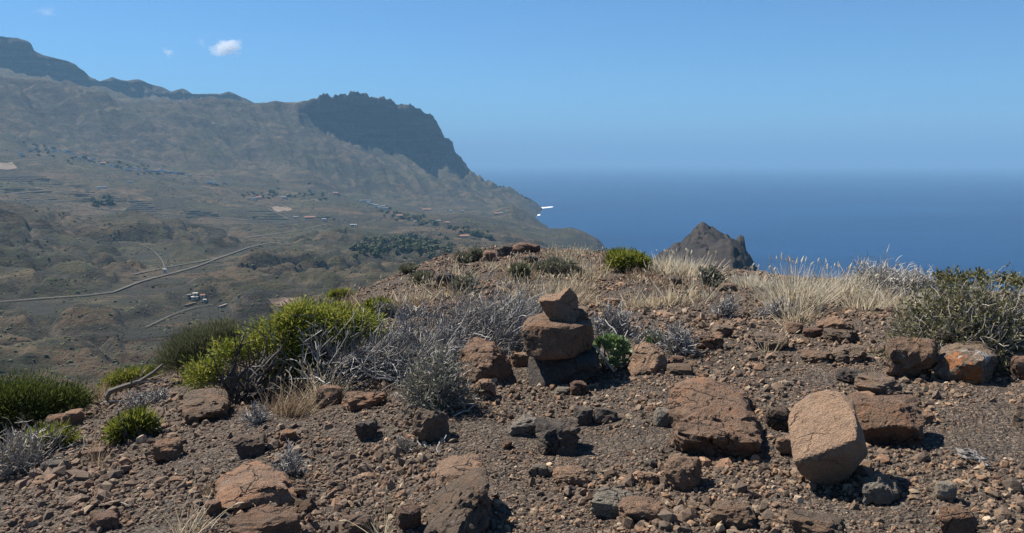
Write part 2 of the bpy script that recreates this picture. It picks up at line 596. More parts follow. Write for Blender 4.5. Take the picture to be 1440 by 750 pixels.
a_ = (ZC + EYE) / DC
b_ = -EYE / DC ** 2
tang = (ZC - EYE) / DC
t_ = np.maximum(_D - DC, 0)
beyond = ZC + tang * t_ - 0.016 * t_ ** 2 * np.clip(1.5 - t_ / 60, 0.6, 1.5)
kz = np.where(_D < DC, a_ * _D + b_ * _D ** 2, beyond)
_X, _Y = _D * np.sin(_A), _D * np.cos(_A)
fade = np.clip(_D / 2.5, 0, 1)
left = np.clip((0.1 - _A) / 0.4, 0, 1)
lump = 0.05 * fbm(_X / 1.3, _Y / 1.3, 0.2, 3) + 0.028 * fbm(_X / 0.42, _Y / 0.42, 1.7, 3) + 0.016 * ridged(_X / 0.22, _Y / 0.22, 2.1, 3)
far = np.clip((_D - 9) / 12, 0, 1)
kz = kz + fade * lump * (1 + 0.3 * left) + far * 0.14 * fbm(_X / 3.1, _Y / 3.1, 5.2, 4)
KN = Field(k_az, k_d, kz)
knoll = link('hilltop_ground', KN.mesh('hilltop_ground', M_KNOLL, True), kind='structure')

def brow(px, py):
    """the ground seen at a pixel, or the brow of the knoll where the sky line is passed"""
    p = KN.hit(px, py)
    if p is None or math.hypot(p[0], p[1]) > 34:
        a = az_of(px, py)
        d = float(np.interp(a, k_az, dc))
        p = np.array([d * math.sin(a), d * math.cos(a), float(KN.at(a, d))])
    return p



# ---- the valley, the coast and the mountains beyond
def Z(px, d, z): return (px, d, None, z)


V_LINES = [
    [Z(-600, 300, -112), Z(0, 300, -112), Z(400, 300, -105), Z(600, 300, -90), Z(720, 300, -82), Z(850, 300, -95), Z(1000, 300, -120), Z(1600, 300, -140)],
    [(-500, 600, 505), (0, 600, 508), (200, 600, 500), (400, 600, 480), Z(600, 600, -118), Z(750, 600, -130), Z(850, 600, -150), Z(940, 600, -252), Z(1600, 600, -254)],
    [(-500, 900, 420), (0, 900, 428), (200, 900, 415), (330, 900, 412), (450, 900, 414), Z(600, 900, -138), Z(750, 900, -165), Z(840, 900, -205), Z(930, 900, -254), Z(1600, 900, -254)],
    [(-500, 1300, 345), (0, 1300, 350), (90, 1300, 358), (200, 1300, 360), (370, 1300, 356), (450, 1300, 362), (550, 1300, 372), (650, 1300, 366), (750, 1300, 376), Z(830, 1300, -230), Z(900, 1300, -254), Z(1600, 1300, -254)],
    [(-500, 1650, 270), (-100, 1650, 282), (0, 1650, 292), (60, 1650, 305), (120, 1650, 309), (190, 1650, 303), (250, 1650, 314), (300, 1650, 327), (350, 1650, 338), (400, 1650, 341), (450, 1650, 336), (550, 1650, 345), (650, 1650, 340), (750, 1650, 352), Z(820, 1650, -225), Z(880, 1650, -254), Z(1600, 1650, -254)],
    [Z(-500, 1900, -95), Z(0, 1900, -122), Z(100, 1900, -132), Z(300, 1900, -140), (400, 1900, 325), (450, 1900, 320), (550, 1900, 328), (650, 1900, 325), (700, 1900, 332), (760, 1900, 345), Z(820, 1900, -222), Z(880, 1900, -254), Z(1600, 1900, -254)],
    [(-500, 2200, 280), (0, 2200, 286), (100, 2200, 290), (200, 2200, 299), (300, 2200, 307), (400, 2200, 311), (450, 2200, 307), (500, 2200, 312), (600, 2200, 313), (650, 2200, 312), (700, 2200, 320), (760, 2200, 336), (800, 2200, 341), Z(840, 2200, -226), Z(866, 2200, -254), Z(1600, 2200, -254)],
    [(-500, 2500, 255), (0, 2500, 263), (100, 2500, 267), (200, 2500, 273), (300, 2500, 285), (400, 2500, 296), (470, 2500, 293), (550, 2500, 301), (600, 2500, 304), (650, 2500, 304), (690, 2500, 310), (720, 2500, 315), (750, 2500, 320), (772, 2500, 323), (794, 2500, 322), (804, 2500, 321), (824, 2500, 328), (840, 2500, 337), (848, 2500, 347), Z(856, 2500, -254), Z(1600, 2500, -254)],
    [(-500, 2850, 230), (0, 2850, 243), (100, 2850, 247), (200, 2850, 254), (300, 2850, 266), (400, 2850, 278), (450, 2850, 278), (550, 2850, 293), (600, 2850, 301), (650, 2850, 301), (690, 2850, 307), (720, 2850, 302), (750, 2850, 315), Z(772, 2850, -238), Z(795, 2850, -254), Z(1600, 2850, -254)],
    [(-500, 3200, 195), (-100, 3200, 205), (0, 3200, 216), (60, 3200, 221), (130, 3200, 231), (200, 3200, 241), (270, 3200, 248), (350, 3200, 254), (430, 3200, 266), (500, 3200, 284), (560, 3200, 292), (600, 3200, 298), (650, 3200, 298), (688, 3200, 300), (705, 3200, 293), (720, 3200, 288), (735, 3200, 294), (750, 3200, 305), (765, 3200, 317), Z(775, 3200, -254), Z(1600, 3200, -254)],
    [(-500, 3600, 170), (0, 3600, 197), (100, 3600, 212), (200, 3600, 224), (300, 3600, 234), (380, 3600, 241), (450, 3600, 250), (500, 3600, 264), (560, 3600, 280), (600, 3600, 288), (650, 3600, 291), (700, 3600, 293), Z(720, 3600, -222), Z(745, 3600, -246), Z(758, 3600, -254), Z(1600, 3600, -254)],
    [(-500, 4100, 130), (0, 4100, 155), (100, 4100, 168), (200, 4100, 184), (300, 4100, 190), (380, 4100, 194), (450, 4100, 203), (500, 4100, 214), (560, 4100, 234), (600, 4100, 249), (650, 4100, 264), (700, 4100, 278), (730, 4100, 287), (745, 4100, 294), Z(758, 4100, -252), Z(766, 4100, -254), Z(1600, 4100, -254)],
    [(-500, 4440, 110), (0, 4440, 112), (100, 4440, 127), (200, 4440, 152), (280, 4440, 148), (360, 4440, 156), (420, 4440, 160), (455, 4502, 172), (475, 4502, 183), (500, 4502, 192), (540, 4502, 203), (580, 4502, 214), (620, 4502, 224), (640, 4502, 229), (660, 4502, 246), (700, 4440, 269), (740, 4440, 285), (752, 4440, 291), Z(764, 4440, -254), Z(1600, 4440, -254)],
    [(-500, 4560, 100), (0, 4560, 107), (60, 4560, 112), (100, 4560, 121), (150, 4560, 142), (200, 4560, 147), (250, 4560, 144), (285, 4560, 138), (320, 4560, 139), (360, 4560, 146), (375, 4560, 145), (388, 4560, 141), (400, 4560, 143), (416, 4560, 144), (436, 4560, 139), (447, 4560, 135), (450, 4560, 131), (460, 4560, 131), (464, 4560, 138), (468, 4560, 139), (472, 4560, 134), (492, 4560, 131), (499, 4560, 131), (504, 4560, 126), (509, 4560, 131), (520, 4560, 135), (532, 4560, 141), (541, 4560, 137), (548, 4560, 141), (556, 4560, 143), (576, 4560, 148), (596, 4560, 156), (608, 4560, 164), (616, 4560, 176), (622, 4560, 186), (626, 4560, 193), (636, 4560, 200), (639, 4560, 216), (646, 4560, 224), (656, 4560, 235), (672, 4560, 249), (700, 4560, 265), (728, 4560, 275), (752, 4560, 284), (761, 4560, 292), Z(766, 4560, -254), Z(1600, 4560, -254)],
    [(-500, 4640, 103), (0, 4640, 110), (60, 4640, 116), (100, 4640, 126), (150, 4640, 147), (250, 4640, 150), (360, 4640, 151), (430, 4640, 152), (455, 4640, 150), (504, 4640, 152), (556, 4640, 168), (596, 4640, 182), (622, 4640, 215), (640, 4640, 240), (672, 4640, 268), (728, 4640, 290), Z(750, 4640, -254), Z(1600, 4640, -254)],
    [(-500, 5050, 105), (0, 5050, 112), (100, 5050, 126), (200, 5050, 152), (300, 5050, 150), (400, 5050, 155), (500, 5050, 165), (560, 5050, 185), (620, 5050, 235), (660, 5050, 270), Z(700, 5050, -254), Z(1600, 5050, -254)],
    [(-500, 5890, 85), (0, 5890, 100), (60, 5890, 108), (120, 5890, 122), (160, 5890, 138), (200, 5890, 142), (300, 5890, 148), (400, 5890, 170), (500, 5890, 200), (600, 5890, 280), Z(640, 5890, -254), Z(1600, 5890, -254)],
    [(-500, 6000, 40), (-200, 6000, 46), (0, 6000, 51), (25, 6000, 53), (40, 6000, 58), (44, 6000, 61), (48, 6000, 71), (60, 6000, 77), (90, 6000, 84), (104, 6000, 89), (112, 6000, 95), (120, 6000, 101), (127, 6000, 108), (140, 6000, 114), (148, 6000, 112), (158, 6000, 108), (165, 6000, 111), (175, 6000, 114), (195, 6000, 112), (207, 6000, 117), (230, 6000, 123), (240, 6000, 128), (250, 6000, 125), (257, 6000, 123), (270, 6000, 131), (290, 6000, 132), (310, 6000, 132), (322, 6000, 129), (340, 6000, 137), (362, 6000, 147), (380, 6000, 153), (450, 6000, 190), (560, 6000, 260), Z(600, 6000, -254), Z(1600, 6000, -254)],
    [Z(-500, 7600, 200), Z(400, 7600, -100), Z(600, 7600, -254), Z(1600, 7600, -254)],
]
v_az = az_axis(-60, 880, 490, 40)
v_d = np.concatenate([np.geomspace(54, 290, 16), np.geomspace(300, 3300, 285), np.linspace(3312, 4420, 70), np.linspace(4432, 4566, 26),
                      np.linspace(4576, 4660, 8), np.linspace(4720, 5780, 14), np.linspace(5820, 6016, 28), np.linspace(6100, 7600, 8)])
nodes = [interp_line(v_az, L) for L in V_LINES]
vz = np.zeros((len(v_az), len(v_d)))
k_end = KN.at(v_az, np.full(len(v_az), 58.0))
for i in range(len(v_az)):
    X = [54.0, 62.0] + [n[0][i] for n in nodes]
    Y = [k_end[i] - 1.5, k_end[i] - 5.0] + [n[1][i] for n in nodes]
    vz[i] = pchip(np.array(X), np.array(Y), v_d)
bk = np.clip((np.abs(v_az) - 1.15) / 0.9, 0, 1)[:, None]     # behind the viewpoint the hill just falls to the sea
slope_back = np.maximum(k_end[:, None] - 1.5 - (v_d[None, :] - 54) * 0.33, SEA - 4)
vz = vz * (1 - bk) + slope_back * bk
VA, VD = np.meshgrid(v_az, v_d, indexing='ij')
VX, VY = VD * np.sin(VA), VD * np.cos(VA)
arc = VA * 4200.0
land = np.clip((vz - SEA) / 35.0, 0, 1)
mount = np.clip((VD - 3250) / 500, 0, 1)
def damp(c, wf, wb): return 0.9 * np.exp(-((VD - c) / np.where(VD < c, wf, wb)) ** 2)


sky1 = 1 - damp(4565, 50, 200) - damp(6000, 60, 200)
gully = ridged((arc + 0.5 * VD) / 520.0, VD / 1500.0, 0.4, 4)
gully2 = ridged((arc + 0.25 * VD) / 200.0, VD / 1000.0, 3.4, 4)
cliffmask = np.exp(-((VD - 4520) / 110.0) ** 2) * np.clip((VA - az_of(430, 200)) / 0.02, 0, 1) * np.clip((VA - az_of(752, 280)) / -0.01, 0, 1)
n1 = fbm(VX / 420, VY / 420, 0.9, 5)
n2 = fbm(VX / 90, VY / 90, 4.9, 4)
n3 = ridged((VX + 0.35 * VY) / 120, (VY - 0.5 * VX) / 45, 6.6, 4)
def sawt(s):
    f = s - np.floor(s)
    return np.where(f < .90, f / .90, (1 - f) / .10) - .5


fold = ridged((VX + 0.8 * VY) / 330.0, (VY - 0.9 * VX) / 1500.0, 1.3, 5) * np.clip((VD - 600) / 500, 0, 1) * np.clip((2150 - VD) / 300, 0.15, 1)
rav = fbm((VX - 1.1 * VY) / 210.0 + .5 * n1, (VY + 0.9 * VX) / 800.0, 3.7, 3)
rav2 = fbm((VX + 0.7 * VY) / 120.0, (VY - 0.9 * VX) / 420.0, 8.7, 3)
ravine = -15 * np.exp(-(rav / .075) ** 2) - 8 * np.exp(-(rav2 / .09) ** 2)
near = np.clip((VD - 260) / 250, 0, 1) * (1 - mount)
ROADS = (
        ('dirt_road', [(-60, 428), (0, 426), (60, 421), (120, 417), (160, 412), (175, 406), (190, 400), (212, 393), (240, 386), (270, 378), (290, 371), (310, 363), (330, 356), (350, 349), (375, 343), (405, 341)], 4.2),
        ('dirt_road', [(188, 387), (215, 381), (245, 375), (280, 369), (310, 363)], 3.5),
        ('dirt_road', [(348, 335), (400, 328), (430, 323), (456, 317)], 5),
        ('dirt_road', [(85, 285), (130, 293), (190, 298), (240, 302), (310, 307), (350, 310), (395, 311)], 4),
        ('dirt_track', [(205, 462), (220, 455), (243, 444), (260, 438), (277, 433), (300, 430)], 1.6),
        ('dirt_track', [(352, 292), (377, 286)], 5), ('dirt_track', [(376, 294), (390, 301), (404, 308)], 5),
        ('footpath', [(190, 342), (203, 347), (216, 354), (226, 364), (231, 374), (232, 381)], 1.5),
        ('dirt_track', [(480, 318), (520, 322), (560, 325), (590, 322)], 5))


def drape(px_pts, step=3.0, dmin=280, fld=None):
    """ground points under a line of the view"""
    fld = fld or VB
    out = []
    for (x0, y0), (x1, y1) in zip(px_pts[:-1], px_pts[1:]):
        n = max(2, int(math.hypot(x1 - x0, y1 - y0) / step))
        for k in range(n + (1 if (x1, y1) == tuple(px_pts[-1]) else 0)):
            t = k / n
            h = fld.hit(x0 + (x1 - x0) * t, y0 + (y1 - y0) * t, dmin)
            if h is not None:
                out.append(h)
    return np.array(out)


VB = Field(v_az, v_d, vz)          # the broad shape, before the small relief
relief = np.clip((vz - SEA) / 90.0, 0, 1) * sky1 * (mount * (95 * (gully - .62) + 50 * (gully2 - .5) + 7 * n2 + 26 * ridged((arc + .45 * VD) / 75.0, VD / 420.0, 5.5, 4) + 14 * sawt((vz + 60 * n1 + 0.03 * VX) / 75)) + near * np.clip((2000 - VD) / 600, 0, 1) * 2.2 * ridged(VX / 34.0, VY / 26.0, 2.2, 3) + 1.35 * near * (5.0 * n1 + 2.5 * n2 + 13 * fold + ravine * np.clip((2300 - VD) / 500, 0.3, 1)) +
                         1.4 * near * np.clip((1900 - VD) / 600, 0.25, 1) * (9.0 * n3 + 11 * np.clip(0.35 + 1.2 * fbm(VX / 260, VY / 260, 9.1, 2), 0, 1) * sawt((vz + 0.05 * VX + 26 * n1 + 5 * n2) / 13)))
relief = relief + cliffmask * 34 * (ridged(arc / 42.0, VD / 140.0, 2.9, 3) - .45)
flat = np.zeros_like(vz)
low = np.zeros_like(vz)
for nm_, pts_, w_r in ROADS:
    for q_ in drape(pts_, 1.2):
        a_q, d_q = math.atan2(q_[0], q_[1]), math.hypot(q_[0], q_[1])
        ii = np.abs(v_az - a_q) < 9.0 / d_q + 0.0012
        jj = np.abs(v_d - d_q) < w_r * .6 + 6 + d_q * .004
        flat[np.ix_(ii, jj)] = 1.0
        ii = np.abs(v_az - a_q) < 16.0 / d_q + 0.0012
        jj = (v_d < d_q) & (v_d > d_q - 110)
        low[np.ix_(ii, jj)] = 1.0


def blur(m, n):
    for _ in range(n):
        m[1:-1] = (m[:-2] + m[1:-1] + m[2:]) / 3
        m[:, 1:-1] = (m[:, :-2] + m[:, 1:-1] + m[:, 2:]) / 3
    return m


flat = np.clip(blur(flat, 3) * 1.6, 0, 1)
low = np.clip(blur(low, 14) * 1.5, 0, 1)
relief = (relief * (1 - low) + np.minimum(relief, 0) * .8 * low) * (1 - flat)
vz = vz + relief
vz = np.maximum(vz, SEA - 4)
vz[(VD > 200) & (vz < SEA + 1) ] = SEA - 4
VL = Field(v_az, v_d, vz)
cliff = np.exp(-((VD - 4515) / 60.0) ** 2) * np.clip((VA - az_of(440, 200)) / 0.02, 0, 1) + np.exp(-((VD - 5900) / 160.0) ** 2)
shift = cliff * (52 * ridged(arc / 85.0, vz / 220.0, 8.8, 5) + 16 * fbm(arc / 25.0, vz / 18.0, 3.3, 3) + 20 * sawt((vz + 12 * n2) / 62))
link('valley_and_mountains', VL.mesh('valley_and_mountains', M_VAL, True, shift), kind='structure')

# ---- the brown headland between the knoll and the open sea
H_LINES = [
    [Z(800, 480, -254), Z(930, 480, -180), Z(1000, 480, -160), Z(1060, 480, -220), Z(1090, 480, -254), Z(1200, 480, -254)],
    [Z(800, 640, -254), Z(915, 640, -130), (950, 640, 400), (1000, 640, 384), (1030, 640, 380), (1060, 640, 405), Z(1085, 640, -220), Z(1100, 640, -254), Z(1200, 640, -254)],
    [Z(800, 720, -254), Z(915, 720, -125), (940, 720, 378), (960, 720, 368), (985, 720, 360), (1000, 720, 349), (1015, 720, 343), (1027, 720, 340), (1040, 720, 346), (1048, 720, 354), (1055, 720, 366), (1068, 720, 388), (1080, 720, 420), Z(1100, 720, -254), Z(1200, 720, -254)],
    [Z(800, 760, -254), Z(915, 760, -130), (940, 760, 372), (960, 760, 360), (985, 760, 352), (1000, 760, 352), (1015, 760, 353), (1040, 760, 356), (1055, 760, 380), Z(1085, 760, -254), Z(1200, 760, -254)],
    [Z(800, 860, -254), Z(905, 860, -150), (918, 860, 367), (930, 860, 358), (945, 860, 350), (958, 860, 343), (965, 860, 337), (972, 860, 330), (978, 860, 323), (983, 860, 319), (988, 860, 317), (1000, 860, 322), (1012, 860, 327), (1020, 860, 332), (1027, 860, 339), (1034, 860, 343), (1037, 860, 338), (1041, 860, 335), (1046, 860, 337), (1048, 860, 350), (1056, 860, 375), Z(1075, 860, -254), Z(1200, 860, -254)],
    [Z(800, 1050, -254), Z(1200, 1050, -254)],
]
h_az = np.linspace(az_of(850, 300), az_of(1150, 300), 210)
h_d = np.concatenate([np.linspace(480, 700, 30), np.linspace(705, 880, 60), np.linspace(890, 1050, 14)])
hn = [interp_line(h_az, L) for L in H_LINES]
hz = np.array([pchip(np.array([n[0][i] for n in hn]), np.array([n[1][i] for n in hn]), h_d) for i in range(len(h_az))])
HA, HD = np.meshgrid(h_az, h_d, indexing='ij')
hx, hy = HD * np.sin(HA), HD * np.cos(HA)
hl = np.clip((hz - SEA) / 30, 0, 1)
hz = np.maximum(hz + hl * (3.4 * ridged(hx / 38, hy / 55, 2.2, 4) + 1.8 * fbm(hx / 9, hy / 9, 1.1, 4) + 3.0 * sawt((hz + 10 * fbm(hx / 40, hy / 40)) / 9)), SEA - 4)
HL = Field(h_az, h_d, hz)
M_HEAD = plain('headland_rock', (0.010, 0.009, 0.009), (0.038, 0.030, 0.025), 0.06, 0.95, bump=4.0)
link('rocky_headland', HL.mesh('rocky_headland', M_HEAD, False, hl * 13 * ridged(hx / 14, hz / 16, 5.5, 5)), kind='structure')

# ---- the sea
sr = np.concatenate([[0.0], np.geomspace(300, 190000, 46)])
sa = np.linspace(0, 2 * math.pi, 97)[:-1]
SV = np.array([[r * math.sin(a), r * math.cos(a), SEA] for a in sa for r in sr])
link('sea', mk_mesh('sea', SV, grid_faces(96, len(sr), True), M_SEA, True), kind='structure')


def sea_point(px, py):
    r = ray(px, py)
    return np.array([0, 0, EYE]) + r * (SEA - EYE) / r[2]


fm = MB()
for pts in ([(735, 295.5, 6), (742, 294.6, 14), (752, 294, 9), (760, 293, 16), (770, 292, 14), (778, 291.2, 4)], [(749, 304, 4), (754, 303.2, 16), (760, 302.6, 5)]):
    A = np.array([sea_point(p[0], p[1]) for p in pts]) + (0, 0, 0.4)
    t = np.linspace(0, len(pts) - 1, 26)
    P = np.stack([np.interp(t, np.arange(len(pts)), A[:, k]) for k in range(3)], -1)
    w = np.interp(t, np.arange(len(pts)), [p[2] * 4.6 for p in pts]) * (np.linalg.norm(P[:, :2], axis=1) / 4600) ** 2 * (1 + 0.25 * rng.normal(size=26))
    w = np.maximum(w, 16)
    dirv = P / np.linalg.norm(P[:, :2], axis=1)[:, None]
    L, Rr = P - dirv * w[:, None] * 1.0, P + dirv * w[:, None] * 1.5
    L[:, 2] = Rr[:, 2] = SEA + 0.4
    fm.add(np.stack([L, Rr], 1), grid_faces(26, 2))
link('sea_foam', fm.mesh('sea_foam', M_FOAM), kind='structure')

# ------------------------------------------------------------------ haze
hb = Mat('haze_air')
hb.t.nodes.remove(hb.b)
pv = hb.n('ShaderNodeVolumePrincipled')
pv.inputs['Color'].default_value = (0.25, 0.46, 0.68, 1)
pv.inputs['Density'].default_value = 0.000076
pv.inputs['Anisotropy'].default_value = 0.0
hb.l(pv.outputs[0], hb.t.nodes['Material Output'].inputs['Volume'])
bv, bf = box((0, 0, (1000 + SEA - 6) / 2), (384000, 384000, 1000 - (SEA - 6)))
link('haze', mk_mesh('haze', bv, bf, hb.m), kind='stuff')


# ------------------------------------------------------------------ clouds, far above the haze
def cloud(px, py, wpx, hpx, dens, label, seed, d=16000):
    c = point_at(px, py, d)
    D = np.linalg.norm(c)
    sx, sz = wpx * D / F / 2, hpx * D / F / 2
    M = Mat('cloud_vapour')
    M.t.nodes.remove(M.b)
    co = M.coord('Object', (1 / sx, 1 / (sx * 0.7), 1 / sz))
    ln = M.n('ShaderNodeVectorMath', operation='LENGTH')
    M.l(co, ln.inputs[0])
    add = M.n('ShaderNodeVectorMath', operation='ADD')
    M.l(co, add.inputs[0])
    add.inputs[1].default_value = (seed, seed * 0.7, seed * 1.3)
    n = M.noise(add.outputs[0], 1.5, 5, 0.62)
    v = M.math('SUBTRACT', M.math('ADD', M.math('MULTIPLY', n, 2.3), -0.65), ln.outputs['Value'])
    v = M.math('MULTIPLY', M.math('MAXIMUM', v, 0.0), dens)
    vp = M.n('ShaderNodeVolumePrincipled')
    vp.inputs['Color'].default_value = (1, 1, 1, 1)
    M.l(v, vp.inputs['Density'])
    M.l(vp.outputs[0], M.t.nodes['Material Output'].inputs['Volume'])
    bm = bmesh.new()
    bmesh.ops.create_icosphere(bm, subdivisions=3, radius=1.0)
    for w in bm.verts:
        w.co = (w.co.x * sx, w.co.y * sx * 0.7, w.co.z * sz)
    me = bpy.data.meshes.new('cloud')
    bm.to_mesh(me)
    bm.free()
    me.materials.append(M.m)
    thing('cloud', label, 'cloud', c, -az_of(px, py), me=me)


cloud(318, 67, 80, 40, 0.020, 'small white puffy cloud, the biggest and brightest, above the saddle of the ridge', 3.1)
cloud(283, 60, 26, 18, 0.006, 'thin pale wisp of cloud just left of the bright puff', 5.7)
cloud(238, 74, 34, 24, 0.010, 'tiny round white cloud left of the bright puff and lower', 9.2)
cloud(66, 17, 60, 28, 0.0030, 'faint streak of cloud high above the dark left mountain', 1.4)


# ------------------------------------------------------------------ roads, tracks and fields draped on the valley
def smooth_line(P, it=2):
    for _ in range(it):
        Q = P.copy()
        Q[1:-1] = 0.25 * P[:-2] + 0.5 * P[1:-1] + 0.25 * P[2:]
        P = Q
    return P


def ribbon(name, pts, width, mat, lift=1.3, **props):
    P = smooth_line(drape(pts))
    T = np.gradient(P[:, :2], axis=0)
    T /= np.linalg.norm(T, axis=1)[:, None] + 1e-9
    N = np.stack([-T[:, 1], T[:, 0]], -1)
    rows = []
    for s in (-0.5, -0.25, 0, 0.25, 0.5):
        Q = P.copy()
        Q[:, :2] += N * (width * s * (1 + .35 * noise3(P[:, 0] / 25 + s * 3, P[:, 1] / 25, 4.4)))[:, None]
        Q[:, 2] = VL.xy(Q[:, 0], Q[:, 1]) + lift
        rows.append(Q)
    return link(name, mk_mesh(name, np.stack(rows, 1), grid_faces(len(P), 5)[:, ::-1], mat, True), **props)


for nm, pts, w in ROADS:
    ribbon(nm, pts, w, M_ROAD, kind='structure')


def patch(name, quad, mat, nu=14, nv=7, lift=0.7, **props):
    (ax, ay), (bx, by), (cx, cy), (dx, dy) = quad
    V = []
    for i in range(nu):
        for j in range(nv):
            u, v = i / (nu - 1), j / (nv - 1)
            px = (ax * (1 - u) + bx * u) * (1 - v) + (dx * (1 - u) + cx * u) * v
            py = (ay * (1 - u) + by * u) * (1 - v) + (dy * (1 - u) + cy * u) * v
            h = VL.hit(px + 1.0 * math.sin(7 * v + 3 * u), py + 0.6 * math.sin(11 * u), 280)
            V.append(h + (0, 0, lift))
    return link(name, mk_mesh(name, V, grid_faces(nu, nv)[:, ::-1], mat, True), **props)


M_BARE = plain('bare_earth', (0.12, 0.09, 0.064), (0.165, 0.125, 0.088), 0.02)
M_REDB = plain('red_earth', (0.095, 0.062, 0.046), (0.14, 0.092, 0.068), 0.06)
patch('bare_field', [(-20, 230), (18, 229), (24, 238), (-20, 240)], M_BARE, kind='structure')
patch('ploughed_field', [(374, 421), (424, 419), (431, 430), (388, 432)], M_REDB, kind='structure')
patch('bare_field', [(380, 291), (402, 291), (412, 296), (388, 298)], M_BARE, kind='structure')

M_WALL = plain('field_wall_stone', (0.20, 0.165, 0.13), (0.30, 0.25, 0.20), 0.1)
M_WALLD = plain('dark_field_wall', (0.13, 0.112, 0.09), (0.20, 0.17, 0.135), 0.1)
M_CROP = plain('crop_rows', (0.040, 0.058, 0.028), (0.07, 0.09, 0.040), 0.05)


def strip(P, w, h, lift=-0.6):
    """a low wall or bed along a draped line"""
    T = np.gradient(P[:, :2], axis=0)
    T /= np.linalg.norm(T, axis=1)[:, None] + 1e-9
    N = np.stack([-T[:, 1], T[:, 0]], -1)
    rows = []
    for s, z in ((-0.5, lift), (-0.5, h), (0.5, h), (0.5, lift)):
        Q = P.copy()
        Q[:, :2] += N * w * s
        Q[:, 2] += z
        rows.append(Q)
    return np.stack(rows, 1).reshape(-1, 3), [grid_faces(len(P), 4), np.array([[0, 1, 2, 3], [4 * len(P) - 1, 4 * len(P) - 2, 4 * len(P) - 3, 4 * len(P) - 4]])]


def field(label, TL, TR, BR, BL, n, wmat, crop, ww=2.8, wh=1.5):
    mid = VL.hit((TL[0] + BR[0]) / 2, (TL[1] + BR[1]) / 2, 280)
    root = thing('terraced_field', label, 'field', mid, group='terraced fields in the valley')
    for k in range(n):
        t = k / (n - 1)
        a = (TL[0] * (1 - t) + BL[0] * t + random.uniform(-2, 2), TL[1] * (1 - t) + BL[1] * t)
        b = (TR[0] * (1 - t) + BR[0] * t + random.uniform(-2, 2), TR[1] * (1 - t) + BR[1] * t)
        P = drape([a, b], 5)
        if len(P) < 3:
            continue
        P = smooth_line(P, 3) - mid
        b_ = MB().add(*strip(P, ww, wh))
        link('terrace_wall', b_.mesh('terrace_wall', wmat), root)
        if crop:
            Q = P.copy()
            v = (Q + mid)[:, :2]
            Q[:, :2] += v / np.linalg.norm(v, axis=1)[:, None] * 9
            Q[:, 2] += 1.0
            link('crop_bed', MB().add(*strip(Q, 5, 1.0, -2)).mesh('crop_bed', crop), root)


field('stepped plot with bright slanting walls at the lower left of the terraces', (16, 273), (62, 269), (90, 284), (46, 286), 5, M_WALL, M_WALLD)
field('dark narrow terraces just above the bright slanting walls', (40, 261), (94, 259), (98, 269), (44, 271), 4, M_WALLD, M_CROP)
field('long faint terraces in the middle of the cultivated slope', (96, 262), (176, 262), (178, 283), (100, 283), 8, M_WALLD, None)
field('small dark green block of terraces left of the centre slope', (180, 264), (203, 264), (208, 284), (182, 284), 6, M_WALLD, M_CROP)
field('stepped plot with grey and black stripes right above the long valley road', (186, 287), (246, 284), (250, 297), (176, 298), 5, M_WALL, M_WALLD)
field('striped terraces between the long road and the village', (258, 295), (298, 293), (308, 305), (262, 306), 5, M_WALLD, M_CROP)
field('dark green plantation beside the two pale tracks', (348, 298), (384, 298), (404, 309), (360, 309), 4, M_WALLD, M_CROP, 2.5)
field('green striped plantation farthest to the right, beside an orange roofed house', (414, 295), (456, 294), (468, 305), (432, 307), 5, M_WALLD, M_CROP, 2.5)
field('faint upper terraces at the left edge under the bare tan field', (2, 250), (66, 249), (72, 258), (0, 259), 4, M_WALLD, None)
field('thin terraces at the left edge beside yellowish slope', (-10, 263), (34, 262), (36, 270), (-10, 271), 3, M_WALL, M_CROP)

# ------------------------------------------------------------------ houses in the valley
M_HW = [plain('white_render', (0.66, 0.62, 0.55), (0.74, 0.70, 0.62), 0.4), plain('cream_render', (0.40, 0.33, 0.25), (0.46, 0.385, 0.30), 0.4),
        plain('pink_render', (0.42, 0.26, 0.20), (0.48, 0.30, 0.23), 0.4), plain('grey_block', (0.26, 0.25, 0.24), (0.34, 0.33, 0.31), 0.4)]
M_HR = [plain('pale_flat_roof', (0.42, 0.40, 0.37), (0.52, 0.50, 0.46), 0.4), plain('red_tile_roof', (0.24, 0.115, 0.08), (0.30, 0.15, 0.10), 0.6),
        plain('turquoise_roof', (0.20, 0.36, 0.42), (0.26, 0.42, 0.47), 0.3), plain('dark_flat_roof', (0.16, 0.14, 0.13), (0.22, 0.20, 0.18), 0.4)]
M_DARK = plain('window_dark', (0.02, 0.022, 0.025), (0.03, 0.032, 0.035), 1.0)


def house(px, py, w, dp, h, wall, roof, label, gable=False, rot=0.0, group=None):
    p = VL.hit(px, py, 280)
    if p is None:
        return
    root = thing('house', label, 'house', p - (0, 0, 1.2), -az_of(px, py) + rot, group)
    k_ = 0.85 if py > 370 else 1.15
    w, dp, h = w * k_, dp * k_, h * k_
    m = MB().add(*box((0, 0, (h + 1) / 2), (w, dp, h + 1)))
    link('wall', m.mesh('house_wall', M_HW[wall]), root)
    r = MB()
    if gable:
        V = np.array([[-w * .55, -dp * .56, h + 1], [w * .55, -dp * .56, h + 1], [w * .55, dp * .56, h + 1], [-w * .55, dp * .56, h + 1],
                      [-w * .5, 0, h + 1 + dp * .28], [w * .5, 0, h + 1 + dp * .28]])
        r.add(V, [np.array([[0, 1, 5, 4], [2, 3, 4, 5], [3, 2, 1, 0]]), np.array([[1, 2, 5], [3, 0, 4]])])
    else:
        r.add(*box((0, 0, h + 1.17), (w + .5, dp + .5, .34)))
    link('roof', r.mesh('house_roof', M_HR[roof]), root)
    n = max(1, int(w / 4.5))
    for k in range(n):
        wd = MB().add(*box(((k + .5) * w / n - w / 2, -dp / 2 - .02, h * .55 + .8), (1.3, .12, 1.5)))
        link('window', wd.mesh('house_window', M_DARK), root)


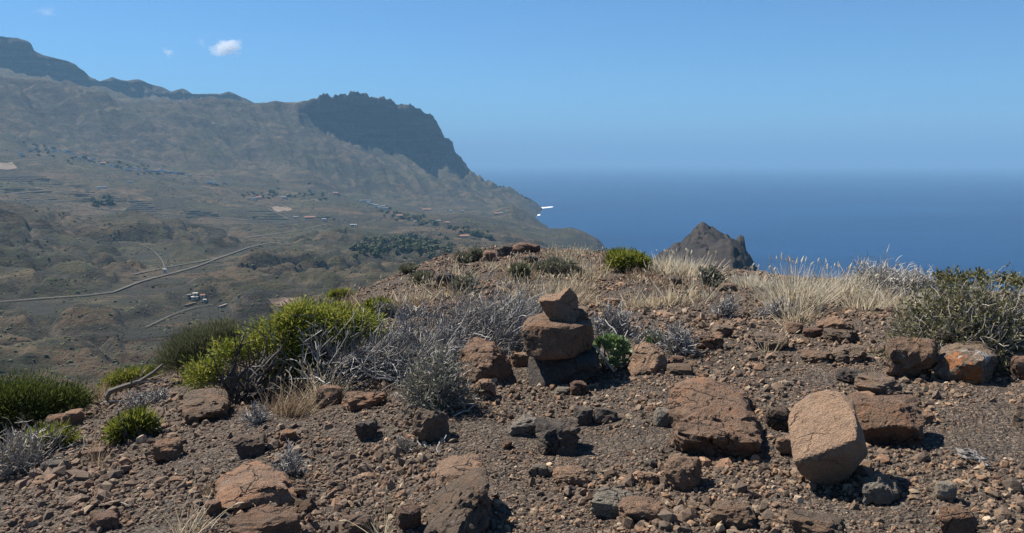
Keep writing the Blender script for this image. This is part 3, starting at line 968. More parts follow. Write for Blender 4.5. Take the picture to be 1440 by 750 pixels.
H = house
H(228, 242, 22, 12, 7, 0, 0, 'largest white house of the hillside village, beside the turquoise roof')
H(217, 242, 26, 12, 4, 3, 2, 'long hall with a turquoise roof in the hillside village')
H(244.5, 244, 13, 9, 7, 0, 0, 'white cube house right of the largest village house')
H(182, 257, 16, 9, 3.5, 0, 0, 'single white house alone among terraces below the village')
H(145, 232, 13, 10, 6, 2, 1, 'red roofed house in the middle of the upper village', True)
H(364, 280, 14, 9, 5, 1, 1, 'orange roofed house right of a small white one above the pale track', True)
H(357.6, 281, 9, 8, 5, 0, 0, 'small white house left of the orange roofed one above the pale track')
H(399, 279, 15, 9, 4.5, 0, 0, 'long white house beside the green trees in mid valley')
H(404, 277, 9, 8, 7, 1, 0, 'cream tower-like house behind the long white one beside green trees')
H(472, 274, 16, 10, 6, 2, 1, 'red house at the foot of the mountain, right of the green trees', True)
H(464, 274.5, 8, 8, 4, 1, 0, 'small cream house left of the red house at the mountain foot')
H(436, 308, 22, 9, 4, 1, 1, 'long orange roofed farmhouse below the green striped plantation', True)
H(416, 307, 9, 7, 3.5, 1, 0, 'cream shed between the two striped plantations')
H(456, 310, 9, 7, 3.5, 0, 0, 'white shed beside the bend of the valley road')
H(497, 318.5, 13, 8, 4, 0, 0, 'lone white house in the scrub right of the road bend')
H(600, 296.5, 28, 11, 4.5, 2, 1, 'long dark red roofed building under the headland slope', True)
H(699, 302.5, 18, 10, 5, 2, 1, 'red roofed house on the ridge above the sea', True)
H(705, 301.5, 9, 9, 6, 0, 0, 'white annex right of the red roofed house above the sea')
H(653, 334.5, 15, 8, 3.5, 1, 1, 'lone orange roofed house in the dark trees below the ridge', True)
H(616, 312, 13, 8, 3.5, 1, 0, 'cream house on the slope, upper left of the dark trees')
H(629, 315, 10, 7, 3.5, 1, 1, 'small tan house just right of a cream one on the slope', True)
H(562, 305.5, 14, 9, 4.5, 0, 1, 'white house with red roof below the coastal hamlet', True)
H(585.6, 313, 10, 7, 3, 1, 0, 'cream hut at the edge of the trees below the coastal hamlet')
H(274.6, 415.5, 5, 4, 2.6, 1, 0, 'rear white hut of the small farm by the valley track')
H(285, 418, 5, 4, 2.6, 1, 1, 'pinkish roofed hut on the right of the small farm', True)
H(274, 421, 7, 4.5, 2.8, 1, 0, 'largest white hut in front of the small farm')
H(266, 417.5, 4, 3.5, 2.4, 3, 3, 'grey hut on the left of the small farm')
H(288, 424, 3.5, 3, 2.2, 0, 0, 'tiny pale shed beside the reddish walls of the farm')
H(232, 384, 5, 4, 5.5, 0, 0, 'small white shrine where the footpath meets the road')
for px, py, s in ((187, 237), (169, 236.5), (157, 234.5), (142, 228), (131, 224.5), (119, 221.5), (112, 223.5), (102, 217.5), (91, 214.5), (97, 214), (84, 213.5),
                  (73, 208), (52, 208.5), (65, 210.5), (30, 218.5), (139, 265.5), (147, 265.5), (256, 245.5), (266, 247.5), (294, 257.5), (302, 258.5), (315, 258.5),
                  (180, 239), (195, 239.5), (206, 240.5), (125, 227), (76, 213), (44, 212), (250, 243.5), (238, 244.5)) and \
        [(*q, i) for i, q in enumerate([(187, 237), (169, 236.5), (157, 234.5), (142, 228), (131, 224.5), (119, 221.5), (112, 223.5), (102, 217.5), (91, 214.5), (97, 214), (84, 213.5),
                                        (73, 208), (52, 208.5), (65, 210.5), (30, 218.5), (139, 265.5), (147, 265.5), (256, 245.5), (266, 247.5), (294, 257.5), (302, 258.5), (315, 258.5),
                                        (180, 239), (195, 239.5), (206, 240.5), (125, 227), (76, 213), (44, 212), (250, 243.5), (238, 244.5)])]:
    H(px, py, 9 + 3 * ((s * 7) % 5) / 2, 8, 4 + (s % 3) * 1.2, 3 if s % 4 == 1 else 0, 3 if s % 4 == 1 else 0,
      'small distant house with a flat roof in the hillside village', group='small houses of the hillside village')
for s, (px, py) in enumerate(((508, 283.5), (513, 284.5), (519, 283.5), (518, 287), (523, 288.5), (529, 291), (534, 293), (539, 292.5), (542, 294), (634, 298.5), (650, 298.5))):
    H(px, py, 10 + (s % 3) * 3, 8, 4.5 + (s % 2) * 2, 1 if s % 3 == 1 else 0, 0, 'small pale house of the coastal hamlet under the mountain', group='houses of the coastal hamlet')

# ruined walls of the farm
for lab, pts in (('low reddish wall of the roofless sheds below the white huts', [(261, 432), (286, 424.5)]), ('low stone wall slanting left of the reddish ploughed plot', [(370, 423), (380, 414.5)]),
                 ('second slanting stone wall beside the reddish ploughed plot', [(376, 423), (384, 416.5)]), ('long low stone wall right of the farm', [(308, 434), (328, 427)]),
                 ('stone wall along the top of the reddish ploughed plot', [(404, 419), (418, 412)])):
    P = drape(pts, 2.5)
    c = P.mean(0)
    link('field_wall', MB().add(*strip(smooth_line(P, 1) - c, 1.6, 2.0)).mesh('field_wall', MAT['red'] if 'reddish wall' in lab else M_WALL), None, c, label=lab, category='wall')

# ------------------------------------------------------------------ trees and scrub in the valley
bm0 = bmesh.new()
bmesh.ops.create_icosphere(bm0, subdivisions=1, radius=1)
ICO1 = (np.array([v.co for v in bm0.verts]), np.array([[v.index for v in f.verts] for f in bm0.faces]))
bm0.free()
ICO = {}
for lv in range(1, 7):
    b0 = bmesh.new()
    bmesh.ops.create_icosphere(b0, subdivisions=lv, radius=1)
    b0.verts.ensure_lookup_table()
    ICO[lv] = (np.array([v.co for v in b0.verts]), np.array([[v.index for v in f.verts] for f in b0.faces]))
    b0.free()

M_TREE = plain('valley_tree_leaf', (0.040, 0.048, 0.018), (0.080, 0.092, 0.032), 0.8)
M_TRUNK = plain('valley_tree_trunk', (0.06, 0.05, 0.04), (0.09, 0.07, 0.055), 0.8)


def tree_meshes(seed):
    r = np.random.default_rng(seed)
    crown, V0 = MB(), ICO[2][0]
    for k in range(7):
        c = r.normal(size=3) * (0.36, 0.36, 0.25) + (0, 0, 0.62)
        s = r.uniform(0.22, 0.42)
        crown.add(V0 * s * (1 + 0.35 * noise3(*(V0 * 2.3 + seed + k).T))[:, None] * (1, 1, .8) + c, ICO[2][1])
    leaf_c = r.normal(size=(90, 3)) * (0.42, 0.42, 0.3) + (0, 0, .65)
    d1, d2 = r.normal(size=(90, 3)) * .13, r.normal(size=(90, 3)) * .13
    crown.add(np.stack([leaf_c - d1, leaf_c + d2, leaf_c + d1, leaf_c - d2], 1), np.arange(360).reshape(-1, 4))
    t = np.linspace(0, 2 * math.pi, 6)[:-1]
    tv = np.array([[math.cos(a) * q, math.sin(a) * q, z] for a in t for q, z in ((.07, -.2), (.04, .6))])
    tr = MB().add(tv, grid_faces(5, 2, True))
    return crown.mesh('tree_crown', M_TREE), tr.mesh('tree_trunk', M_TRUNK)


TREES = [tree_meshes(s) for s in range(4)]


def tree(px, py, h, label, group):
    p = VL.hit(px, py, 280)
    if p is None:
        return
    root = thing('tree', label, 'tree', p, random.uniform(0, 6), group)
    cm, tm = TREES[random.randrange(4)]
    for nm, me in (('crown', cm), ('trunk', tm)):
        o = link(nm, me, root)
        o.scale = (h * random.uniform(.8, 1.2), h * random.uniform(.8, 1.2), h * random.uniform(.75, 1.0))


for k in range(95):
    px, py = random.gauss(560, 34), random.gauss(347, 9)
    if 480 < px < 640 and 331 < py < 366:
        tree(px, py, random.uniform(4.5, 9), 'dark bushy tree in the grove on the valley floor', 'trees of the valley grove')
for k in range(46):
    t = random.random()
    tree(40 + 210 * t + random.gauss(0, 6), 211 + 36 * t + random.gauss(0, 4), random.uniform(3.5, 7), 'small dark tree among the houses of the hillside village', 'trees of the hillside village')
for k in range(34):
    tree(random.uniform(340, 460), random.gauss(275, 3.2), random.uniform(4, 8), 'green tree in the belt at the foot of the mountain', 'trees at the mountain foot')
for k in range(34):
    t = random.random()
    tree(535 + 75 * t + random.gauss(0, 8), 297 + 18 * t + random.gauss(0, 4), random.uniform(5, 9), 'dark tree below the coastal hamlet', 'trees of the coastal hamlet')
for k in range(26):
    t = random.random()
    tree(640 + 50 * t + random.gauss(0, 8), 322 + 12 * t + random.gauss(0, 3), random.uniform(4, 8), 'dark tree in the gully under the ridge road', 'trees in the coastal gully')
for k in range(14):
    tree(random.uniform(130, 160), random.gauss(287, 3), random.uniform(5, 10), 'dark tree on the edge of the striped terraces', 'trees on the terrace edge')

phi_ = (1 + 5 ** .5) / 2
IV = np.array([[-1, phi_, 0], [1, phi_, 0], [-1, -phi_, 0], [1, -phi_, 0], [0, -1, phi_], [0, 1, phi_], [0, -1, -phi_], [0, 1, -phi_], [phi_, 0, -1], [phi_, 0, 1], [-phi_, 0, -1], [-phi_, 0, 1]]) / 1.9
IF = np.array([[0, 11, 5], [0, 5, 1], [0, 1, 7], [0, 7, 10], [0, 10, 11], [1, 5, 9], [5, 11, 4], [11, 10, 2], [10, 7, 6], [7, 1, 8], [3, 9, 4], [3, 4, 2], [3, 2, 6], [3, 6, 8], [3, 8, 9], [4, 9, 5], [2, 4, 11], [6, 2, 10], [8, 6, 7], [9, 8, 1]])

# dwarf scrub dotted over the near slopes: nobody could count it
ns = 15000
sa_, sd_ = rng.uniform(az_of(-40, 300), az_of(760, 300), ns), np.exp(rng.uniform(math.log(420), math.log(3400), ns))
keep = fbm(sd_ * np.sin(sa_) / 160, sd_ * np.cos(sa_) / 160, 2.2, 4) + rng.normal(size=ns) * 0.22 > -0.02
sa_, sd_ = sa_[keep], sd_[keep]
sz_ = VL.at(sa_, sd_)
ok = sz_ > SEA + 6
sa_, sd_, sz_ = sa_[ok], sd_[ok], sz_[ok]
n = len(sa_)
rad = rng.lognormal(0.0, 0.4, n) * (0.40 + sd_ / 2600)
SVv = IV[None] * (rad[:, None, None] * (1 + 0.3 * rng.normal(size=(n, 12, 1)))) * (1.2, 1.2, .8) + np.stack([sd_ * np.sin(sa_), sd_ * np.cos(sa_), sz_ + 0.1], -1)[:, None, :]
link('valley_scrub', mk_mesh('valley_scrub', SVv.reshape(-1, 3), (IF[None] + 12 * np.arange(n)[:, None, None]).reshape(-1, 3), M_TREE), kind='stuff')

# ------------------------------------------------------------------ rocks
def unit(v):
    v = np.asarray(v, float)
    return v / np.linalg.norm(v)


def shape_rock(V, seed, ncut, rough, size, planes=(), strata=0.0, Fc=None, facets=22, famt=.75):
    r = np.random.default_rng(seed)
    for n, c in planes:
        n = unit(n)
        lim = c * (V @ n).max()
        p = V @ n
        k = p > lim
        V[k] *= (lim / p[k])[:, None]
    for _ in range(ncut):
        n = unit(r.normal(size=3) * (1, 1, .8))
        lim = r.uniform(0.64, 0.92) * (V @ n).max()
        p = V @ n
        k = p > lim
        V[k] *= (lim / p[k])[:, None]
    # broken facets: cells of the skin pulled flat
    if Fc is not None:
        fn = np.cross(V[Fc[:, 1]] - V[Fc[:, 0]], V[Fc[:, 2]] - V[Fc[:, 0]])
        vn = np.zeros_like(V)
        for c_ in range(3):
            np.add.at(vn, Fc[:, c_], fn)
        vn /= np.linalg.norm(vn, axis=1)[:, None] + 1e-12
        for cells, amt, jit in ((facets, famt, .20), (facets * 5, famt * .8, .28)):
            idx = r.integers(0, len(V), cells)
            nn = vn[idx] + r.normal(size=(cells, 3)) * jit
            nn /= np.linalg.norm(nn, axis=1)[:, None]
            near_ = np.argmin(((V[:, None, :] + size * .05 * noise3(*(V.T / size * 5 + seed))[:, None, None] - V[idx][None]) ** 2).sum(-1), axis=1)
            n_, s_ = nn[near_], V[idx][near_]
            q_ = np.einsum('ij,ij->i', V, n_)
            t_s = np.einsum('ij,ij->i', s_, n_) / np.where(np.abs(q_) < 1e-6, 1e-6, q_)
            V = V * (1 + amt * np.clip(t_s - 1, -.16, .10))[:, None]
    U = V / size
    o = seed * 1.7
    d = rough * (0.6 * fbm(U[:, 0] * 1.6 + o, U[:, 1] * 1.6, U[:, 2] * 1.6, 3) + 0.55 * fbm(U[:, 0] * 6 + o, U[:, 1] * 6, U[:, 2] * 6, 5, 2.1, .62)
                 + 0.34 * ridged(U[:, 0] * 11 + o, U[:, 1] * 11, U[:, 2] * 11 + o, 3))
    if strata:
        s = np.abs(np.sin(U[:, 2] * 9 + U[:, 0] * 2 + 1.5 * noise3(*(U * 2 + o).T)))
        d = d - strata * np.exp(-(s / 0.18) ** 2)
    return V * (1 + d)[:, None]


def rock_generic(w, dp, h, seed, mat, lv=4, ncut=9, rough=0.16, planes=(), smooth=True, strata=0.0):
    U, Fc = ICO[lv]
    p = 6.0
    rr = 1 / (np.abs(U) ** p).sum(1) ** (1 / p)
    V = U * rr[:, None] * np.array([w, dp, h]) / 2
    V = shape_rock(V, seed, ncut, rough, max(w, h), planes, strata, Fc if lv >= 4 else None)
    mn, mx = V.min(0), V.max(0)
    V = (V - (mn + mx) / 2) * (np.array([w, dp, h]) / (mx - mn))
    V[:, 2] -= V[:, 2].min()
    return mk_mesh('rock', V, Fc, mat, smooth)


def cam_rel(px, py, d):
    return point_at(px, py, d)


def rock(label, x0, x1, yt, yb, mat='brown', dp=0.8, seed=0, lv=4, sink=0.12, name='rock', group=None, ncut=9, rough=0.16, planes=(), on=None, strata=0.0):
    """a boulder seen between x0..x1 and yt..yb, standing on the ground where yb touches it"""
    px = (x0 + x1) / 2
    p = brow(px, yb) if on is None else on
    d = math.hypot(p[0], p[1])
    dist = math.hypot(d, EYE - p[2])
    w = (x1 - x0) * dist / F
    dep = w * dp
    th = math.asin(min(1, (EYE - p[2]) / dist))
    h = max(((yb - yt) * dist / F - 0.55 * dep * math.sin(th)) / math.cos(th), 0.3 * (yb - yt) * dist / F)
    w, h = w * 1.0, h * (1 + sink)
    az = math.atan2(p[0], p[1])
    c = p + np.array([math.sin(az), math.cos(az), 0]) * dep * 0.42
    c[2] = min(p[2], KN.xy(c[0], c[1])) - h * sink if on is None else p[2]
    return thing(name, label, 'rock' if name == 'rock' else 'stone', c, -az, group, rock_generic(w, dep, h, seed, MAT[mat], lv, ncut, rough, planes, False, strata))


def hero(label, outline, T, mat, seed, planes=(), yb=None, d=None, name='rock', cat='rock', lv=5, rough=0.12, ncut=4, p=9.0, group=None, strata=0.0, hf=22, fa=.45, shr=.30, dk=.40):
    """a boulder whose silhouette is given; T its depth towards and away from the viewer, in metres"""
    O = np.array(outline, float)
    if d is None:
        g = KN.hit(O[:, 0].mean(), yb if yb else O[:, 1].max())
        d = math.hypot(g[0], g[1]) + T * dk
    cpx = (O.min(0) + O.max(0)) / 2
    c = point_at(cpx[0], cpx[1], d)
    dist = np.linalg.norm(c - (0, 0, EYE))
    A = (O - cpx) * dist / F * (1, -1)
    th = np.arctan2(A[:, 1], A[:, 0])
    rad = np.hypot(A[:, 0], A[:, 1])
    U, Fc = ICO[lv]
    phi = np.arctan2(U[:, 2], U[:, 0])
    # polygon radius along each direction
    n = len(A)
    Rr = np.zeros(len(phi))
    dirs = np.stack([np.cos(phi), np.sin(phi)], -1)
    best = np.full(len(phi), 1e9)
    for k in range(n):
        a, b = A[k], A[(k + 1) % n]
        e = b - a
        den = dirs[:, 0] * e[1] - dirs[:, 1] * e[0]
        den = np.where(np.abs(den) < 1e-9, 1e-9, den)
        t = (a[0] * e[1] - a[1] * e[0]) / den
        s = (a[0] * dirs[:, 1] - a[1] * dirs[:, 0]) / den
        okk = (t > 0) & (s >= -1e-6) & (s <= 1 + 1e-6)
        best = np.where(okk & (t < best), t, best)
    Rr = np.where(best > 1e8, rad.mean(), best)
    rho = np.hypot(U[:, 0], U[:, 2])
    rr = 1 / ((rho / Rr) ** p + (np.abs(U[:, 1]) / (T / 2)) ** p) ** (1 / p)
    V = U * rr[:, None]
    V = shape_rock(V, seed, ncut, rough, rad.mean() * 2, planes, strata, Fc, hf, fa)
    lo_, hi_ = V.min(0), V.max(0)
    a0, a1 = A.min(0), A.max(0)
    dip_ = min(shr * T * (EYE - c[2]) / dist, .10 * (a1[1] - a0[1]))     # the depth of the stone shows above and below its middle outline
    a0, a1 = a0 * .98 + (0, dip_ * .3), a1 * .98 - (0, dip_)
    V[:, 0] = a0[0] + (V[:, 0] - lo_[0]) * (a1[0] - a0[0]) / (hi_[0] - lo_[0])
    V[:, 2] = a0[1] + (V[:, 2] - lo_[2]) * (a1[1] - a0[1]) / (hi_[2] - lo_[2])
    zmin = V[:, 2].min()
    V[:, 2] -= zmin
    az = math.atan2(c[0], c[1])
    loc = c + (0, 0, zmin)
    return thing(name, label, cat, loc, -az, group, mk_mesh('rock', V, Fc, MAT[mat], False))


g = KN.hit(790, 543)
dC = math.hypot(g[0], g[1]) + 0.26
G_C = 'stones stacked in the cairn'
hero('dark bottom stone of the cairn, its shaded face flecked with lichen', [(741, 512), (748, 497), (800, 492), (838, 494), (844, 512), (842, 534), (818, 545), (770, 548), (746, 541)], 0.50, 'dark', 11,
     [((-.75, -.62, .2), .84), ((.15, -.96, -.22), .86)], d=dC, cat='stone', name='cairn_stone', group=G_C, fa=.12, shr=0.0, ncut=2, rough=.07)
hero('wide flat topped middle block of the cairn', [(733, 462), (739, 452), (758, 444), (800, 446), (832, 451), (836, 468), (834, 490), (800, 497), (762, 499), (741, 493)], 0.50, 'orange', 12,
     [((-.42, -.9, .10), .84), ((.30, -.95, -.06), .86), ((-.05, -.25, .96), .90)], d=dC - 0.02, cat='stone', name='cairn_stone', group=G_C, fa=.12, shr=0.0, ncut=2, rough=.07)
hero('pointed top stone of the cairn, shaped like a boot', [(757, 424), (768, 421), (786, 420), (797, 410), (807, 402), (813, 411), (815, 448), (800, 455), (782, 453), (768, 443)], 0.34, 'tan', 13,
     [((-.35, -.88, -.3), .72), ((.5, -.86, .0), .72), ((-.25, -.35, .9), .93)], d=dC - 0.02, cat='stone', name='cairn_stone', group=G_C, fa=.12, shr=0.0, ncut=2, rough=.07, p=6)
hero('small flat wedge behind the pointed top stone of the cairn', [(792, 438), (806, 433), (828, 432), (827, 446), (815, 454), (795, 453)], 0.2, 'brown', 14,
     [((0, -.5, .85), .8)], d=dC + 0.14, cat='stone', name='cairn_stone', group=G_C, fa=.12, shr=0.0, ncut=2, rough=.07, lv=4)
hero('big red-brown striped boulder left of the cairn', [(641, 505), (650, 485), (668, 475), (692, 474), (704, 488), (714, 508), (721, 525), (712, 536), (680, 538), (655, 534), (643, 524)], 0.62, 'orange', 15,
     [((-.40, -.62, .68), .66), ((.78, -.55, .28), .72), ((.1, -.9, -.4), .8)], yb=537, strata=0.05)
hero('tan wedge shaped boulder right of the succulent plant', [(882, 511), (890, 486), (905, 478), (920, 483), (934, 494), (940, 515), (932, 525), (904, 528), (885, 523)], 0.42, 'tan', 16,
     [((-.30, -.72, .62), .60), ((.88, -.46, .05), .72)], yb=526)
hero('large smooth tan slab tilted on edge, casting a black shadow', [(1112, 606), (1120, 585), (1140, 563), (1160, 555), (1180, 559), (1194, 569), (1199, 592), (1213, 626), (1195, 652), (1166, 688), (1145, 670), (1122, 642)], 0.36, 'slab', 17,
     [((-.42, -.52, .75), .44), ((.22, -.80, -.55), .60), ((.8, -.5, -.3), .80)], yb=688, rough=0.040, ncut=2, fa=.0, dk=.24, shr=.2)
hero('broad orange slab leaning behind the large smooth tan one', [(1190, 585), (1198, 568), (1225, 566), (1250, 566), (1286, 559), (1292, 566), (1291, 596), (1284, 624), (1240, 628), (1196, 628)], 0.46, 'orange', 18,
     [((-.10, -.60, .80), .50), ((.05, -.86, -.5), .42), ((.9, -.4, 0), .86)], yb=630, dk=.25)
hero('orange rear half of the split boulder cluster', [(942, 552), (950, 540), (968, 532), (990, 536), (1015, 547), (1045, 560), (1060, 585), (1030, 600), (970, 602), (945, 590)], 0.55, 'orange', 19,
     [((-.1, -.55, .83), .62)], yb=600, rough=0.10)
hero('cracked brown front half of the split boulder cluster', [(946, 606), (950, 586), (972, 575), (1005, 571), (1040, 576), (1062, 590), (1071, 606), (1063, 628), (1040, 639), (1000, 643), (965, 640), (950, 625)], 0.45, 'orange', 20,
     [((-.1, -.45, .88), .78), ((0, -.9, -.35), .74), ((-.6, -.75, .1), .84)], yb=642, rough=0.15, strata=0.13, fa=.7, hf=16)
hero('large brown boulder with a sharp diagonal edge at the bottom of the scene', [(586, 752), (600, 722), (620, 700), (645, 680), (670, 663), (684, 660), (690, 690), (686, 725), (672, 752), (650, 770), (600, 775)], 0.5, 'brown', 21,
     [((-.42, -.55, .70), .60), ((.55, -.75, .35), .60)], yb=765, rough=0.2, fa=.7, hf=30)
hero('flat pinkish stone lying behind the sharp edged brown boulder', [(610, 676), (618, 660), (640, 650), (668, 646), (682, 652), (676, 664), (650, 678), (620, 686)], 0.34, 'tan', 22, [((-.1, -.5, .86), .7)], yb=682, lv=4)
hero('broad flat reddish slab propped up at lower left', [(306, 690), (318, 676), (345, 667), (370, 664), (396, 672), (411, 692), (402, 705), (370, 706), (330, 708), (312, 700)], 0.48, 'orange', 23,
     [((-.1, -.50, .86), .62), ((0, -.8, -.6), .70)], yb=718, rough=0.08)
hero('reddish stone wedged under the broad propped slab', [(338, 712), (352, 703), (385, 700), (397, 708), (390, 720), (360, 724), (342, 722)], 0.3, 'red', 24, [((-.1, -.6, .8), .75)], yb=724, lv=4)
hero('brown overhanging boulder under the green bush', [(260, 562), (272, 554), (300, 552), (318, 558), (323, 572), (315, 588), (290, 593), (268, 588)], 0.5, 'brown', 25,
     [((-.15, -.45, .88), .72), ((.1, -.85, -.5), .72)], yb=592)
hero('speckled dark boulder with orange and white lichen beside the big shrub', [(1322, 512), (1328, 492), (1345, 482), (1372, 480), (1390, 492), (1394, 515), (1385, 532), (1360, 539), (1335, 535)], 0.6, 'lichen', 26,
     [((-.2, -.6, .75), .86), ((.1, -.9, -.4), .85)], yb=537, rough=0.14)

RK = [
    ('small tan stone with a black underside, left of the cairn foot', 664, 698, 532, 560, 'tan', .8), ('flat tan stone tucked behind the cairn on its left', 718, 746, 494, 516, 'tan', .8),
    ('round rusty stone in front of the cairn', 801, 829, 535, 556, 'red', .9), ('small whitish stone in front of the cairn', 779, 802, 544, 555, 'pale', .8),
    ('flat brown stone right of the tan wedge boulder', 937, 974, 510, 528, 'brown', .8), ('small rusty stone behind the tan wedge boulder', 940, 962, 500, 514, 'red', .8),
    ('flat brown rock behind the leaning orange slab', 1204, 1264, 529, 562, 'brown', .9), ('small rusty stone right of the leaning orange slab', 1288, 1311, 581, 598, 'orange', .8),
    ('angular brown rock between the split boulders and the big slab', 1077, 1114, 572, 606, 'brown', .9), ('small tan stone touching the left of the big slab', 1091, 1116, 614, 641, 'tan', .8),
    ('grey stone with a dark hollow left of the split boulders', 918, 949, 574, 600, 'grey', .8), ('tan rock with a dark side below the split boulders', 934, 986, 641, 690, 'tan', .9),
    ('rounded brown rock at the bottom, right of centre', 1000, 1059, 709, 743, 'brown', .8), ('long pale grey rock at the bottom, left one of a touching pair', 831, 900, 689, 727, 'pale', .7),
    ('orange rock at the bottom, right one of a touching pair', 868, 938, 702, 738, 'orange', .7), ('black boulder casting a long shadow in the open gravel', 750, 816, 589, 640, 'dark', .9),
    ('flat white and rust streaked stone behind the black boulder', 713, 775, 583, 613, 'grey', .6), ('flat tan stone with a black shaded front', 777, 829, 655, 684, 'tan', .8),
    ('small grey brown stone left of the black fronted flat one', 743, 770, 652, 671, 'grey', .8), ('blocky brown boulder below the bushy grey shrub', 579, 632, 572, 623, 'brown', .9),
    ('small brown rock left of the sharp edged boulder', 559, 592, 714, 747, 'red', .9), ('brown rock cut by the bottom of the scene, behind thin grass stalks', 476, 527, 722, 756, 'brown', .8),
    ('big reddish rock cut by the bottom edge below the propped slab', 326, 423, 722, 772, 'orange', .8), ('cracked orange rock between dark bush and dead shrub on the left', 64, 100, 583, 608, 'orange', .8),
    ('paler half of the cracked orange rock on the left', 88, 117, 577, 600, 'tan', .8), ('reddish rock on the left slope below the small green tuft', 216, 256, 621, 649, 'orange', .9),
    ('orange slab at the foot of the dead branches', 480, 546, 549, 576, 'orange', .7), ('reddish rock left of the orange slab under dead branches', 444, 482, 541, 572, 'orange', .8),
    ('large tan rock of the heap beside the lichen boulder', 1248, 1312, 477, 534, 'tan', .8), ('pale upright stone between tan heap and lichen boulder', 1300, 1328, 483, 514, 'tan', .7),
    ('tan stone on top of the heap under the big shrub', 1258, 1300, 474, 500, 'orange', .8), ('rounded brown rock in the middle of the right slope', 1171, 1216, 485, 511, 'brown', .8),
    ('dark bowl-like rock behind thin pale grass stalks', 1056, 1107, 467, 493, 'brown', .8), ('flat tan rock, the highest of the right hand group', 1149, 1198, 448, 469, 'tan', .8),
    ('flat brown rock below the highest tan one', 1160, 1206, 464, 484, 'brown', .8), ('brown rock touching the left of the highest tan one', 1129, 1156, 461, 475, 'red', .9),
    ('tan stone right of the dark bowl-like rock and above', 1102, 1129, 453, 470, 'tan', .8), ('cracked tan rock in the middle slope right of grey shrub', 973, 1017, 467, 492, 'orange', .8),
    ('dark stones beside the cracked tan rock', 1000, 1030, 455, 474, 'brown', .9), ('dark stone in front of the big shrub on its left', 1251, 1276, 463, 476, 'dark', .8),
    ('low flat rock left of the rounded brown one on the right slope', 1126, 1167, 494, 511, 'brown', .8), ('dark flat rock above the leaning orange slab', 1178, 1217, 520, 541, 'dark', .8),
    ('half buried grey brown rock below the big slab shadow', 1214, 1262, 668, 712, 'grey', .9), ('orange rock at the bottom right', 1324, 1368, 719, 760, 'orange', .9),
    ('olive brown rock cut by the bottom edge right of centre', 1108, 1182, 726, 766, 'brown', .8), ('small pale stone pair in the open gravel at lower right', 1316, 1341, 680, 706, 'pale', .8),
    ('rusty rock cut by the right edge below the shrub', 1424, 1452, 504, 536, 'red', .9), ('brown rock at the right edge in the gravel', 1428, 1460, 570, 604, 'brown', .9),
    ('dark stone on the brow in front of pale grass', 938, 961, 388, 403, 'dark', .9), ('flat orange stone on the slope below the brow', 955, 984, 407, 416, 'orange', .8),
    ('flat tan stone near the cut bank in mid slope', 848, 872, 418, 428, 'tan', .8), ('small reddish stone left of grass clump by the propped slab', 290, 311, 705, 725, 'red', .9),
    ('small brown stone right of the propped slab', 414, 432, 686, 702, 'brown', .8), ('red brown stone in the lower left gravel', 128, 164, 722, 745, 'red', .8),
    ('tan flat stone half way down the left slope', 122, 150, 632, 646, 'tan', .7), ('grey flat stone on the left slope under the dead shrub', 62, 92, 650, 666, 'grey', .7),
    ('brown stone cluster in the middle left gravel', 330, 376, 612, 642, 'brown', .8), ('small orange stone in middle left gravel above the grey tuft', 394, 416, 606, 622, 'orange', .8),
    ('cinder-like dark clump left of the blocky brown boulder', 500, 532, 590, 618, 'dark', .9), ('dark cinder clump right of the black boulder', 806, 834, 572, 598, 'dark', .9),
    ('second dark cinder clump farther right of the black boulder', 834, 868, 573, 596, 'dark', .8), ('tan stone in gravel right of the pale and orange pair', 896, 930, 664, 680, 'tan', .7),
    ('big red block on top of the far outcrop', 720, 748, 340, 356, 'red', .9), ('dark jagged block left of the red one on the far outcrop', 698, 722, 342, 362, 'dark', .9),
    ('rust coloured block at the right end of the far outcrop', 744, 760, 343, 356, 'red', .9), ('small reddish block at the left end of the far outcrop', 678, 700, 352, 368, 'red', .9),
    ('dark slab hanging below the far outcrop', 736, 758, 358, 374, 'dark', .8), ('dark red ledge on the skyline left of the outcrop', 610, 642, 382, 405, 'dark', .8),
    ('rusty ledge stone left of the dark red ledge', 584, 612, 376, 392, 'red', .8), ('small dark ledge stone on the upper left brow', 596, 616, 398, 408, 'dark', .8),
    ('reddish stone beside the round grey shrub on the brow', 518, 530, 440, 447, 'orange', .9), ('dark log-like stone behind the dead branches', 566, 600, 446, 460, 'brown', .7),
    ('flat rusty stone in the right slope under pale grass', 1166, 1200, 419, 430, 'red', .8), ('dark stone on the brow left of pale grass clump', 1010, 1036, 398, 410, 'brown', .8),
]
for i, (lab, x0, x1, yt, yb, m, dp) in enumerate(RK):
    big = (x1 - x0) > 38
    rock(lab, x0, x1, yt, yb, m, dp, 100 + i, 4 if big else 3, rough=0.40 if m == 'dark' else 0.28, ncut=7 if m == 'dark' else 10,
         planes=[((-.2 + .4 * ((i * 37) % 10) / 10, -.55, .8), .78)] if big else ())

